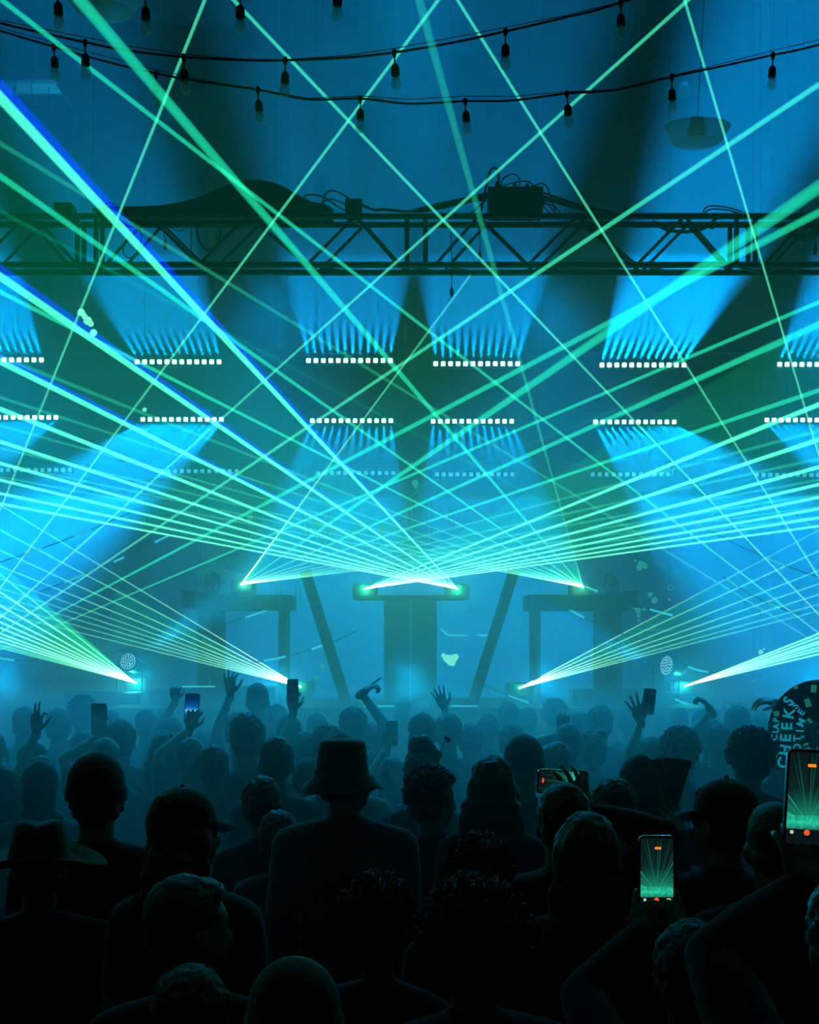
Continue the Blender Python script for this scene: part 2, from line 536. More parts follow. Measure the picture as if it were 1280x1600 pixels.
projector(*J, LY, 'laser beyond the right frame edge whose beams cross the picture', [
    (1070, 0, 5.5, 'beam_cross', 1.12, 1.35), (715, 0, 6, 'beam_cross', 1.12, 1.35), (365, 0, 7, 'beam_cross', 1.12, 1.35), (0, -2, 10, 'beam_mid', 1.12, 1.3),
    (0, 224, 9, 'beam_dim', 1.12, 1.2), (0, 330, 8, 'beam_ghost')], glow=1.2)
# ================================================================ pipes that carry the LED bars, wall to wall
for Y, py, lab in ((R1 + 0.13, 555, 'black rigging pipe carrying the top row of LED bars'),
                   (R2 + 0.13, 645, 'black rigging pipe carrying the middle row of LED bars'),
                   (R3 + 0.13, 728, 'black rigging pipe carrying the bottom row of LED bars')):
    z = P(640, py, Y - 0.13).z + 0.07
    t = thing('rigging_pipe', lab, 'pipe', (0, Y, z), 0)
    obj('pipe', tube(B(), [(-8.99, 0, 0), (8.99, 0, 0)], 0.025, 10), M['black_metal'], t, True)
    me = None
    for x in (-7.5, -4.6, -1.55, 1.55, 4.6, 7.5):
        if me is None:
            c = obj('hanger', tube(B(), [(0, 0, 0), (0, 0, 1)], 0.006, 6), M['rubber'], t); me = c.data
        else:
            c = link_mesh('hanger', me, None, t)
        c.location = (x, 0, 0.02); c.scale = (1, 1, CEIL - z - 0.02)

# ================================================================ the lighting truss
TY0, TY1 = 10.25, 10.46
TB, TT = 5.245, 5.635
t = thing('lighting_truss', 'dark box truss spanning the hall above the crowd, under its cables', 'truss', (0, TY0, TB))
me = None
for y in (0, TY1 - TY0):
    for z in (0, TT - TB):
        if me is None:
            o = obj('chord', tube(B(), [(-8.99, 0, 0), (8.99, 0, 0)], 0.025, 10), M['truss_metal'], t, True); me = o.data
        else:
            o = link_mesh('chord', me, None, t)
        o.location = (0, y, z)
k = TY0 / F
h = TT - TB
off = [30, 98, 175, 252, 345, 420, 487]
for sec in range(-4, 4):
    base = 650 + sec * 515
    for fi, y in enumerate((0, TY1 - TY0)):
        sh = 0.07 * fi
        for vx in (-14, 15):
            x = (base + vx - CX) * k
            if abs(x) > 8.9: continue
            obj('upright', tube(B(), [(x, y, 0), (x, y, h)], 0.020, 8), M['truss_metal'], t, True)
        for q in range(6):
            x0, x1 = (base + off[q] - CX) * k + sh, (base + off[q + 1] - CX) * k + sh
            if abs(x0) > 8.9 or abs(x1) > 8.9: continue
            z0, z1 = (0, h) if q % 2 == 0 else (h, 0)
            obj('diagonal', tube(B(), [(x0, y, z0), (x1, y, z1)], 0.013, 8), M['truss_metal'], t, True)
    for q in (0, 2, 4, 6):   # cross braces that tie the front face to the back face
        x = (base + off[q] - CX) * k
        if abs(x) > 8.4: continue
        obj('cross_brace', tube(B(), [(x, 0, 0), (x + 0.35, TY1 - TY0, 0)], 0.010, 6), M['truss_metal'], t, True)

TM = (TY0 + TY1) / 2
TOPZ = TT + 0.025


def px_tube(pts, Y, r, name, label, cat='cable', group=None, m='rubber', n=7, wob=0.0):
    """a hanging cable through the given pixels at distance Y"""
    rnd = random.Random(len(label) + int(pts[0][0]))
    w = [P(x, y, Y + rnd.uniform(-wob, wob)) for x, y in pts]
    o = w[0].copy()
    path = [q - o for q in smooth_path(w, 5)]
    ob = obj(name, tube(B(), path, r, n), M[m], None, True)
    ob.location = o
    return setp(ob, label, cat, group)


# draped heap of cable under cloth on the truss, left of centre
prof = [(150, 333), (200, 330), (250, 328), (300, 318), (330, 306), (355, 294), (380, 288), (410, 286), (440, 294), (465, 310), (490, 322), (520, 332)]
bm = B(); rows = []
for yy, f in ((-0.13, 0.0), (-0.12, 0.55), (-0.07, 0.9), (0, 1.0), (0.07, 0.9), (0.12, 0.55), (0.13, 0.0)):
    row = []
    for (px, py) in prof:
        p = P(px, py, TM)
        z = TOPZ + max(0.0, p.z - TOPZ + 0.02) * f
        row.append(bm.verts.new((p.x, TM + yy, z + 0.008 * noise.noise(Vector((p.x * 9, yy * 14, 1))))))
    rows.append(row)
for i in range(len(rows) - 1):
    for j in range(len(prof) - 1):
        bm.faces.new((rows[i][j], rows[i][j + 1], rows[i + 1][j + 1], rows[i + 1][j]))
bmesh.ops.contextual_create(bm, geom=[e for e in bm.edges if e.is_boundary])
bmesh.ops.subdivide_edges(bm, edges=bm.edges[:], cuts=1, use_grid_fill=True, smooth=0.5)
bmesh.ops.recalc_face_normals(bm, faces=bm.faces[:])
setp(obj('cloth_bundle', bm, M['cable_cloth'], None, True), 'black cloth bundle draped over cables on the truss, left of centre', 'cloth')


def distro(x0, x1, y0, y1, label, knobs=()):
    a, b_ = P(x0, y1, TM), P(x1, y0, TM)
    c = Vector(((a.x + b_.x) / 2, TM, TOPZ))
    hh = b_.z - TOPZ
    t = thing('power_box', label, 'box', c)
    obj('body', box(B(), (0, 0, hh / 2), (b_.x - a.x, 0.18, hh), bevel=0.006), M['black_metal'], t)
    for kx, r, hgt in knobs:
        obj('plug', lathe(B(), [(r, 0), (r, hgt * 0.7), (r * 0.6, hgt)], (kx, 0, hh), 12), M['rubber'], t, True)
    for s in (-1, 1):
        obj('strap', box(B(), (s * (b_.x - a.x) * 0.3, 0, hh / 2), (0.02, 0.184, hh + 0.004)), M['rubber'], t)
    return t


distro(762, 847, 297, 345, 'large black power box on the truss with plugs and cables on top', ((-0.14, 0.022, 0.07), (0.0, 0.02, 0.06), (0.1, 0.018, 0.05), (0.16, 0.018, 0.04)))
distro(540, 566, 316, 345, 'small black box on the truss left of centre, beside looped cables', ((0.0, 0.015, 0.02),))
distro(88, 116, 322, 345, 'small black box on the truss near the left frame edge', ((-0.02, 0.02, 0.02),))

GC = 'cables lying on and hanging from the truss'
px_tube([(500, 330), (476, 312), (482, 304), (505, 308), (530, 324), (545, 332)], TM, 0.007, 'power_cable', 'black cable looped low on the truss left of the small box', group=GC)
px_tube([(505, 318), (508, 303), (522, 298), (542, 308), (555, 318)], TM, 0.007, 'power_cable', 'black cable looped high above the small box on the truss', group=GC)
px_tube([(498, 322), (515, 311), (535, 317), (548, 322)], TM + 0.05, 0.006, 'power_cable', 'thin black cable arching into the left side of the small box', group=GC)
px_tube([(566, 320), (585, 328), (600, 327), (625, 330), (646, 331)], TM, 0.012, 'power_cable', 'thick black cable running right from the small box along the truss', group=GC)
for i, (dx, dy) in enumerate(((0, 0), (3, 4), (-2, 7))):
    px_tube([(640 + dx, 331 + dy / 2), (680, 320 + dy), (730, 309 + dy), (764, 302 + dy)], TM + 0.03 * i, 0.010, 'power_cable', ('lowest', 'middle', 'topmost')[2 - i] + ' of three black cables sloping up into the left side of the large power box', group=GC, wob=0.02)
for i, (dx, dy) in enumerate(((0, 0), (6, 6), (12, 11))):
    px_tube([(846, 300 + dy), (880, 312 + dy * 0.7), (915, 323 + dy * 0.5), (960, 332)], TM + 0.03 * i, 0.010, 'power_cable', ('topmost', 'middle', 'lowest')[i] + ' of three black cables sloping down from the right side of the large power box', group=GC, wob=0.02)
px_tube([(752, 330), (758, 300), (766, 268), (774, 262), (779, 270), (779, 298)], TM, 0.010, 'power_cable', 'black cable rising in a tall loop left of the large power box', group=GC)
px_tube([(782, 295), (786, 280), (800, 272), (811, 278), (812, 296)], TM, 0.006, 'power_cable', 'thin cable arched over the middle of the large power box', group=GC)
px_tube([(780, 292), (800, 286), (820, 283), (832, 288), (836, 299)], TM + 0.04, 0.006, 'power_cable', 'thin cable lying low across the top of the large power box', group=GC)
px_tube([(834, 292), (845, 286), (855, 292), (860, 306), (868, 330)], TM, 0.007, 'power_cable', 'black cable arching off the right corner of the large power box', group=GC)
for i, x in enumerate((850, 858, 866)):
    px_tube([(846, 305 + i * 6), (x, 322), (x + 12, 336)], TM - 0.08, 0.006, 'power_cable', ('leftmost', 'middle', 'rightmost')[i] + ' of three short thin cables dropping from the right face of the large power box', group=GC)
px_tube([(760, 312), (740, 330), (727, 338)], TM - 0.08, 0.008, 'power_cable', 'short cable dropping from the left face of the large power box', group=GC)
px_tube([(1098, 331), (1105, 323), (1118, 322), (1140, 325), (1160, 331)], TM, 0.006, 'power_cable', 'thin cable in a low hump on the truss right of centre', group=GC)
px_tube([(1100, 333), (1112, 327), (1135, 328), (1155, 333)], TM + 0.06, 0.006, 'power_cable', 'second thin cable under the low hump on the truss, right', group=GC)
px_tube([(1216, 332), (1225, 325), (1243, 326), (1255, 333)], TM, 0.005, 'power_cable', 'small cable hump on the truss near the right frame edge', group=GC)
px_tube([(1020, 345), (1040, 358), (1065, 362), (1090, 360), (1108, 352), (1118, 342)], TY0 - 0.045, 0.014, 'cable_loom', 'thick cable loom sagging below the top chord, right of centre', group=GC)
px_tube([(1100, 349), (1112, 357), (1120, 352), (1128, 346)], TY0 - 0.05, 0.006, 'power_cable', 'short cable end curling under the top chord beside the loom', group=GC)
for i in range(4):
    px_tube([(1222, 345 + i), (1234, 358 + i * 3), (1250, 366 + i * 3), (1268, 362 + i * 4), (1285, 350 + i * 3)], TY0 - 0.045 - 0.01 * i, 0.005, 'power_cable', ('topmost', 'second', 'third', 'lowest')[i] + ' thin cable in the tangle sagging below the truss at the right edge', group=GC, wob=0.02)
px_tube([(307, 350), (309, 370), (318, 386), (330, 391), (340, 382), (344, 366), (343, 348)], TY0 - 0.04, 0.009, 'power_cable', 'black cable hanging in a deep loop inside the truss, left', group=GC)
px_tube([(216, 352), (221, 372), (215, 392), (203, 403), (193, 396), (193, 384)], TY0 - 0.04, 0.005, 'power_cable', 'thin cable hanging in a ring crossed by the wide laser beam', group=GC)
px_tube([(159, 330), (165, 319), (176, 318), (185, 326)], TM, 0.006, 'power_cable', 'thin cable hump on the truss under the wide laser beam', group=GC)
px_tube([(263, 354), (280, 361), (300, 352)], TY0 - 0.04, 0.004, 'power_cable', 'slack thin cable under the top chord, left of the deep loop', group=GC)
px_tube([(298, 352), (299, 378), (297, 405)], TY0 - 0.04, 0.004, 'power_cable', 'thin cable hanging straight down inside the truss, left', group=GC)


def drop(px, y0, y1, label, r=0.004, plug=0.03):
    a, b_ = P(px, y0, TY0 - 0.05), P(px + 2, y1, TY0 - 0.05)
    t = thing('hanging_plug', label, 'cable', a)
    v = b_ - a
    obj('cord', tube(B(), [(0, 0, 0), v * 0.5 + Vector((0.006, 0, 0)), v], r, 6), M['rubber'], t, True)
    obj('connector', lathe(B(), [(0.004, 0.02), (0.014, 0.0), (0.016, -plug), (0.010, -plug * 2), (0.004, -plug * 2.1)], v, 10), M['rubber'], t, True)


drop(704, 352, 452, 'thin cord with a plug dangling below the truss at the centre')
drop(748, 352, 396, 'short cord with a plug hanging inside the truss below the power box')
drop(159, 352, 366, 'short cord with a plug hanging under the top chord, left', plug=0.04)
drop(1272, 362, 384, 'short cord with a plug hanging near the right frame edge', plug=0.035)
drop(256, 366, 378, 'square plug hanging on a short cord left of the deep cable loop', plug=0.03)

# ================================================================ string lights
M['bulb_glass'] = bpy.data.materials.new('bulb_glass')
nt = nodes(M['bulb_glass']); b = nt.nodes['Principled BSDF']
b.inputs['Base Color'].default_value = (0.8, 0.95, 1, 1); b.inputs['Roughness'].default_value = 0.18
b.inputs['Alpha'].default_value = 0.35; b.inputs['Specular IOR Level'].default_value = 1.0
m_ = M['acrylic'] = bpy.data.materials.new('clear_acrylic')
nt = nodes(m_); b = nt.nodes['Principled BSDF']
b.inputs['Base Color'].default_value = (0.7, 0.9, 1, 1); b.inputs['Roughness'].default_value = 0.25
b.inputs['Specular IOR Level'].default_value = 1.0
tl_ = nt.nodes.new('ShaderNodeBsdfTranslucent'); tl_.inputs[0].default_value = (0.75, 0.95, 1, 1)
tr_ = nt.nodes.new('ShaderNodeBsdfTransparent')
m1 = nt.nodes.new('ShaderNodeMixShader'); m1.inputs[0].default_value = 0.7
m2 = nt.nodes.new('ShaderNodeMixShader'); m2.inputs[0].default_value = 0.62
nt.links.new(b.outputs[0], m1.inputs[1]); nt.links.new(tl_.outputs[0], m1.inputs[2])
nt.links.new(m1.outputs[0], m2.inputs[1]); nt.links.new(tr_.outputs[0], m2.inputs[2])
nt.links.new(m2.outputs[0], nt.nodes['Material Output'].inputs[0])
M['filament'] = mat('filament', (0.5, 0.6, 0.6), 0.3, 0.8)

SG = {}


def bulb(px, y_top, y_bot, Y, label):
    """pendant socket and clear bulb hanging from the cable at pixel y_top"""
    a, b_ = P(px, y_top, Y), P(px, y_bot, Y)
    H = a.z - b_.z
    t = thing('string_bulb', label, 'light bulb', a, 0, None)
    if 'cord' not in SG:
        SG['clip'] = obj('clip', lathe(B(), [(0.004, 0.012), (0.009, 0.006), (0.007, -0.012), (0.003, -0.02)], n=10), M['rubber'], t, True)
        SG['cord'] = obj('cord', tube(B(), [(0, 0, 0), (0, 0, -1)], 0.0028, 6), M['rubber'], t, True)
        SG['socket'] = obj('socket', lathe(B(), [(0.003, 0.0), (0.009, -0.006), (0.0145, -0.014), (0.0155, -0.045), (0.013, -0.047)], n=14), M['rubber'], t, True)
        SG['bulb'] = obj('bulb', lathe(B(), [(0.012, 0), (0.016, -0.014), (0.019, -0.026), (0.0185, -0.036), (0.014, -0.045), (0.006, -0.050), (0.0, -0.051)], n=16), M['bulb_glass'], t, True)
        SG['filament'] = obj('filament', tube(B(), [(-0.004, 0, 0), (-0.006, 0, -0.02), (0.006, 0, -0.02), (0.004, 0, 0)], 0.0008, 5), M['filament'], t, True)
        parts = [SG[k_] for k_ in ('clip', 'cord', 'socket', 'bulb', 'filament')]
    else:
        parts = []
        for k_ in ('clip', 'cord', 'socket', 'bulb', 'filament'):
            c = SG[k_].copy(); COL.objects.link(c); c.parent = t; parts.append(c)
    drop_ = max(0.01, H - 0.098)
    parts[1].scale = (1, 1, drop_)
    parts[2].location = (0, 0, -drop_)
    parts[3].location = (0, 0, -drop_ - 0.046)
    parts[4].location = (0, 0, -drop_ - 0.046)
    tl = math.radians(random.uniform(-4, 4)); t.rotation_euler = (0, tl, 0)
    return t


SY1, SY2, SY3 = 4.6, 5.0, 4.2


def strand(pts, Y, label, wire_off=7):
    w = smooth_path([P(x, y, Y) for x, y in pts], 8)
    t = thing('string_light_cable', label, 'cable', w[0])
    o = w[0]
    obj('cable', tube(B(), [q - o for q in w], 0.0042, 7), M['rubber'], t, True)
    obj('support_wire', tube(B(), [P(x, y - wire_off * (0.6 + 0.5 * math.sin(x / 90)), Y + 0.01) - o for x, y in pts], 0.0016, 5), M['rubber'], t, True)


strand([(-900, -420), (-400, -120), (-60, 15), (0, 36), (133, 66), (200, 79), (287, 89), (380, 94), (450, 94), (540, 90), (615, 82), (700, 68), (790, 49), (880, 28), (970, 4), (1200, -80), (1700, -420)], SY1, 'upper string light cable sagging across the top of the picture')
strand([(-900, -330), (-400, -90), (-60, 28), (0, 48), (84, 73), (150, 92), (245, 115), (330, 130), (403, 140), (480, 155), (563, 154), (640, 162), (727, 158), (800, 157), (886, 146), (960, 141), (1050, 120), (1130, 103), (1208, 86), (1280, 70), (1500, 10), (1900, -200)], SY2, 'lower string light cable sagging just above the truss')
strand([(-900, -520), (-400, -230), (0, -70), (88, -45), (226, -25), (376, -14), (529, -22), (700, -50), (1000, -130), (1600, -400)], SY3, 'string light cable above the top frame edge, its bulbs hanging in')
for px, a_, b_, Y, lab in [
    (133, 66, 125, SY1, 'bulb on the upper string, leftmost on that string'),
    (287, 89, 149, SY1, 'bulb on the upper string beside the steep thin laser beam'),
    (446, 94, 153, SY1, 'bulb on the upper string above the cloth bundle'),
    (616, 82, 141, SY1, 'bulb on the upper string at the centre, right of a rising beam'),
    (790, 49, 110, SY1, 'bulb on the upper string touched by a falling laser beam'),
    (970, 4, 63, SY1, 'bulb at the right end of the upper string'),
    (84, 73, 126, SY2, 'leftmost bulb on the lower string'),
    (244, 115, 166, SY2, 'bulb on the lower string where two laser beams cross'),
    (403, 140, 194, SY2, 'bulb on the lower string, left of the rising beam'),
    (563, 154, 208, SY2, 'bulb on the lower string just below the crossing of two beams'),
    (727, 158, 211, SY2, 'bulb on the lower string at the middle of the picture'),
    (886, 146, 201, SY2, 'bulb on the lower string right of a crossing of beams'),
    (1050, 120, 177, SY2, 'bulb on the lower string just above the clear dish lamp'),
    (1208, 86, 141, SY2, 'rightmost bulb on the lower string'),
    (88, -45, 48, SY3, 'top edge bulb left of the large clear dish lamp'),
    (226, -25, 56, SY3, 'top edge bulb at the right rim of the large clear dish lamp'),
    (376, -14, 53, SY3, 'top edge bulb right of the steep thin beam'),
    (529, -22, 34, SY3, 'top edge bulb nearest the middle of the picture')]:
    bulb(px, a_, b_, Y, lab)


def dish(px, py, Y, R_, label, tilt=(0, 0, 0)):
    c = P(px, py, Y)
    t = thing('dish_lamp', label, 'lamp', c)
    t.rotation_euler = tilt
    obj('shade', lathe(B(), [(R_, 0.10 * R_ / .26), (R_ * 0.98, 0.095 * R_ / .26), (R_ * 0.74, -0.01), (R_ * 0.72, -0.016), (R_ * 0.70, -0.01), (R_ * 0.94, 0.1 * R_ / .26)], n=40), M['acrylic'], t, True)
    obj('lens', lathe(B(), [(R_ * 0.72, -0.012), (R_ * 0.5, -0.04), (R_ * 0.2, -0.05), (0.0, -0.052)], n=40), M['acrylic'], t, True)
    obj('lamp_core', lathe(B(), [(0.05, 0.16), (0.07, 0.1), (0.07, 0.04), (0.03, 0.0), (0, 0)], n=16), M['filament'], t, True)
    obj('hanging_cord', tube(B(), [(0, 0, 0.16), (0, 0, CEIL - c.z)], 0.003, 6), M['rubber'], t)
    obj('canopy', lathe(B(), [(0.06, CEIL - c.z), (0.05, CEIL - c.z - 0.04), (0.01, CEIL - c.z - 0.05)], n=14), M['rubber'], t)
    return t


dish(1088, 219, 9.5, 0.25, 'small clear dish lamp hanging at the right, above the truss', (math.radians(6), math.radians(2), 0))
dish(160, 12, 7.7, 0.25, 'large clear dish lamp cut by the top frame edge, left', (math.radians(4), math.radians(3), 0))
dish(1068, 145, 16.0, 0.10, 'tiny far dish lamp under the lower string, right')

# ================================================================ raised platform, booth, braces on the stage
PYc = 13.5
V3 = lambda *a: Vector(a)
M['booth_cloth'] = mat('booth_cloth', (0.02, 0.035, 0.04), 0.9, 0, 0.2, 10)
ptop, pbot = P(640, 929, PYc - 0.3).z, P(640, 953, PYc - 0.3).z
for side, xa, xb in (('left', 295, 455), ('right', 825, 985)):
    x0, x1 = (xa - CX) / F * 13.2, (xb - CX) / F * 13.2
    t = thing('platform', 'raised dark platform on legs at the %s of the stage, carrying a laser' % side, 'platform', ((x0 + x1) / 2, PYc, ST))
    Wd = x1 - x0
    s = -1 if side == 'left' else 1
    obj('top', box(B(), (0, 0, (ptop + pbot) / 2 - ST), (Wd, 0.6, ptop - pbot), bevel=0.01), M['wood_black'], t)
    obj('end_block', box(B(), (s * Wd / 2, -0.02, ptop - ST - 0.05), (0.14, 0.66, 0.17)), M['wood_black'], t)
    for dx, r in ((0.13, 0.06), (0.26, 0.045), (Wd - 0.1, 0.04)):
        for y in (-0.22, 0.22):
            obj('leg', tube(B(), [(s * (Wd / 2 - dx), y, 0), (s * (Wd / 2 - dx), y, pbot - ST)], r, 12), M['wood_black'], t, True)
t = thing('dj_booth', 'dark performer booth at centre stage under the two middle lasers', 'booth', (0, 13.45, ST))
bt = P(640, 929, 13.3).z
obj('counter', box(B(), (0.01, 0, bt - ST - 0.03), (1.15, 0.4, 0.045), bevel=0.01), M['wood_black'], t)
for k_ in range(2):
    obj('front_panel', box(B(), (-0.125 + 0.27 * k_, -0.16, (bt - ST - 0.06) / 2), (0.26, 0.03, bt - ST - 0.07)), M['booth_cloth'], t)
for s in (-1, 1):
    obj('side_panel', box(B(), (0.01 + s * 0.26, 0.01, (bt - ST - 0.06) / 2), (0.03, 0.3, bt - ST - 0.07)), M['booth_cloth'], t)
for s, lab in ((-1, 'left'), (1, 'right')):
    a = P(640 + s * 163, 893, 13.0)
    b_ = P(640 + s * 98, 1060, 13.0); b_.z = ST
    t = thing('slanted_brace', 'dark slanting brace %s of the booth' % lab, 'brace', b_)
    obj('tube', tube(B(), [V3(0, 0, 0), a - b_], 0.06, 10), M['wood_black'], t, True)
    obj('foot', box(B(), (0, 0, 0.01), (0.2, 0.2, 0.02)), M['black_metal'], t)

# things on top of the platform: two dark moving heads seen from behind
for px, s_ in ((330, 1), (958, -1)):
    c = P(px, 929, 13.4)
    t = thing('moving_head', 'small dark moving head standing on the platform %s end' % ('left' if s_ > 0 else 'right'), 'stage light', (c.x, 13.5, ptop))
    obj('base', box(B(), (0, 0, 0.03), (0.14, 0.14, 0.06), bevel=0.01), M['black_metal'], t)
    obj('yoke', tube(B(), [(-0.07, 0, 0.06), (-0.07, 0, 0.17), ], 0.012, 8), M['black_metal'], t)
    obj('yoke', tube(B(), [(0.07, 0, 0.06), (0.07, 0, 0.17), ], 0.012, 8), M['black_metal'], t)
    obj('head', lathe(B(), [(0.03, -0.08), (0.055, -0.07), (0.06, 0.05), (0.05, 0.09), (0, 0.09)], (0, 0, 0.16), 14, Matrix.Rotation(s_ * 0.5, 3, 'Y')), M['black_metal'], t, True)


M['wash_plate'] = emit('wash_plate', (0.0, 0.30, 0.5), 0.5)
M['wash_led'] = emit('wash_led', (0.4, 0.95, 1.0), 1.3)
# round LED wash lights, each with its beam
def wash(px, py, Y, rpx, face, label, energy, angle, beam_dir):
    c = P(px, py, Y)
    r = rpx / F * Y
    t = thing('wash_light', label, 'stage light', (c.x, c.y, c.z))
    rot = Vector(face).to_track_quat('Z', 'Y').to_matrix()
    obj('head', lathe(B(), [(r * 0.5, -0.22), (r * 0.9, -0.16), (r * 1.08, -0.02), (r * 1.08, 0.0), (r, 0.002)], n=28, rot=rot), M['black_metal'], t, True)
    pl = obj('lens_plate', lathe(B(), [(0, 0.001), (r * 0.98, 0.001), (r * 0.98, 0.008), (0, 0.008)], n=28, rot=rot), M['wash_plate'], t)
    me = None; n_ = 0
    for ring, cnt in ((0, 1), (0.3, 6), (0.58, 12), (0.84, 18)):
        for q in range(cnt):
            a = 2 * math.pi * q / cnt + ring
            p = rot @ Vector((r * ring * math.cos(a), r * ring * math.sin(a), 0.012))
            if me is None:
                o = obj('led', lathe(B(), [(r * 0.075, 0), (r * 0.07, 0.005), (0, 0.006)], n=8, rot=rot), M['wash_led'], t); me = o.data
            else:
                o = link_mesh('led', me, None, t)
            o.location = p
    d = c.z - ST
    for s in (-1, 1):
        obj('yoke_arm', tube(B(), [(s * (r + 0.03), 0.05, -d + 0.1), (s * (r + 0.03), 0.05, 0)], 0.012, 8), M['black_metal'], t)
    obj('base', box(B(), (0, 0.05, -d + 0.06), (0.26, 0.2, 0.12), bevel=0.015), M['black_metal'], t)
    light('wash_beam', 'SPOT', Vector(beam_dir).normalized() * (r + 0.10), energy, (0.0, 0.5, 1.0), t, 0.06, beam_dir, angle, 0.7)
    return t


wash(201, 1034, 13.0, 14, (-0.25, -1.0, 0.25), 'round LED wash light with lit dots at the left of the stage', 1600, 26, (0.8, -0.12, 0.50))
wash(1043, 1040, 13.2, 16, (-1.0, -0.5, 0.12), 'round LED wash light seen edge on at the right of the stage', 700, 30, (-1.0, -0.5, 0.3))
wash(-120, 1034, 13.2, 14, (1.0, -0.4, 0.3), 'round LED wash light beyond the left frame edge', 2500, 40, (0.3, 0.4, 0.9))

# flight cases and monitors along the stage front
for x0, x1, y0, lab in ((232, 308, 1078, 'low dark case at the stage front, left of the raised hand'),
                        (100, 180, 1080, 'low dark case at the stage front under the left laser fan'),
                        (896, 1012, 1078, 'wide dark case at the stage front, right of centre'),
                        (300, 430, 1073, 'long dark monitor case under the left platform legs')):
    Yc = 12.6
    a, b_ = P(x0, y0, Yc), P(x1, y0, Yc)
    hh = a.z - ST
    t = thing('flight_case', lab, 'case', ((a.x + b_.x) / 2, Yc + 0.2, ST))
    Wd = b_.x - a.x
    obj('body', box(B(), (0, 0, hh / 2), (Wd, 0.36, hh), bevel=0.01), M['wood_black'], t)
    obj('edge_strip', box(B(), (0, -0.185, hh - 0.012), (Wd * 0.98, 0.012, 0.02)), M['black_metal'], t)
    for s in (-1, 1):
        obj('latch', box(B(), (s * Wd * 0.25, -0.186, hh * 0.55), (0.04, 0.012, 0.05)), M['black_metal'], t)

# lit tubes on the stage edge
M['tube_light'] = emit('lit_tube', (0.05, 0.75, 0.9), 1.0)
M['tube_faint'] = emit('lit_tube_faint', (0.02, 0.55, 0.62), 0.32)
M['glint_mat'] = emit('glint_emission', (0.2, 1.0, 0.7), 1.3)  # reflected bright spots put in as emission, no lamps there
M['glint_mat_dim'] = emit('glint_emission_dim', (0.06, 0.75, 0.6), 0.45)
for x0, x1, y, lab in ((568, 631, 1113, 'thin lit tube lying on the stage edge left of the spiky hair'),
                       (705, 745, 1115, 'thin lit tube lying on the stage edge right of centre'),
                       (272, 330, 1074, 'thin lit tube on top of the long case at the left')):
    a, b_ = P(x0, y, 12.35), P(x1, y, 12.35)
    zc = ST + 0.012 if y > 1100 else a.z
    t = thing('tube_light', lab, 'light', (a.x, 12.35 if y > 1100 else 12.6, zc))
    obj('tube', tube(B(), [(0, 0, 0), (b_.x - a.x, 0, 0)], 0.008, 8), M['tube_light'], t)
    obj('end_cap', tube(B(), [(-0.03, 0, 0), (0, 0, 0)], 0.011, 8), M['black_metal'], t)

# strings of meteor tubes radiating over the stage: dark cord, bright segments
def meteor(x0, y0, x1, y1, Y0, Y1, segs, label):
    a, b_ = P(x0, y0, Y0), P(x1, y1, Y1)
    t = thing('light_cord', label, 'light cord', a)
    v = b_ - a
    pts = [v * k_ / 8 - Vector((0, 0, 0.05 * 4 * (k_ / 8) * (1 - k_ / 8))) for k_ in range(9)]
    obj('cord', tube(B(), pts, 0.006, 6), M['rubber'], t, True)
    for s0, s1 in segs:
        f = lambda q: v * q - Vector((0, 0, 0.05 * 4 * q * (1 - q)))
        obj('lit_segment', tube(B(), [f(s0), f((s0 + s1) / 2), f(s1)], 0.011, 7, True), M['tube_light'], t, True)


for a in [(-60, 895, 215, 795, 12.6, 13.6, ((.08, .12), (.35, .44), (.62, .72)), 'dark cord with lit segments crossing the left laser fans high up'),
          (60, 925, 330, 800, 12.8, 13.6, ((.14, .25), (.42, .48), (.66, .74)), 'dark cord with lit segments left of the platform, second down'),
          (150, 1023, 440, 945, 12.9, 13.4, ((.80, .97),), 'dark cord crossing in front of the left platform legs'),
          (-40, 1015, 60, 1030, 12.9, 13.1, ((.35, .62),), 'short dark cord with one lit segment at the left frame edge'),
          (395, 1035, 560, 985, 12.9, 13.4, ((.1, .3), (.55, .72)), 'dark cord with lit segments rising right of the raised phone'),
          (860, 890, 1062, 964, 13.5, 12.9, ((.0, .12), (.26, .38), (.78, .95)), 'dark cord with lit segments sloping down right of the right laser'),
          (860, 935, 1015, 1003, 13.4, 12.9, ((.15, .35),), 'dark cord with one lit segment above the low right fan'),
          (1085, 815, 1290, 905, 13.5, 12.9, ((.0, .1), (.55, .7)), 'dark cord with lit segments beside the right frame edge'),
          (1240, 800, 1330, 850, 13.5, 12.9, ((.1, .5),), 'short cord with a bright segment cut by the right frame edge'),
          (740, 1060, 880, 1110, 13.2, 12.8, ((.02, .1), (.4, .62)), 'dark cord with lit segments low right of the booth'),
          (1060, 1035, 1140, 1048, 13.2, 12.9, ((.2, .6),), 'short cord with a lit segment right of the edge on wash light'),
          (1050, 1090, 1150, 1108, 13.0, 12.8, ((.05, .3),), 'short cord with a lit segment above the far heads, right'),
          (1130, 900, 1250, 960, 13.3, 12.9, ((.05, .2), (.6, .75)), 'dark cord with lit segments inside the right laser fans')]:
    meteor(*a)


# faint double outlines of light tube sculptures behind the platform
def neon(paths, Y, label, r=0.006, gap=7, m='tube_faint'):
    o = P(*paths[0][0], Y)
    t = thing('neon_outline', label, 'neon light', o)
    for p in paths:
        for g in (0, gap):
            pts = [P(x + g, y + (g * 0.4), Y) - o for x, y in p]
            obj('neon_tube', tube(B(), pts, r, 6), M[m], t)
    obj('hanging_wire', tube(B(), [(0, 0, 0), (0, 0, CEIL - o.z)], 0.0012, 4), M['rubber'], t)
    return t


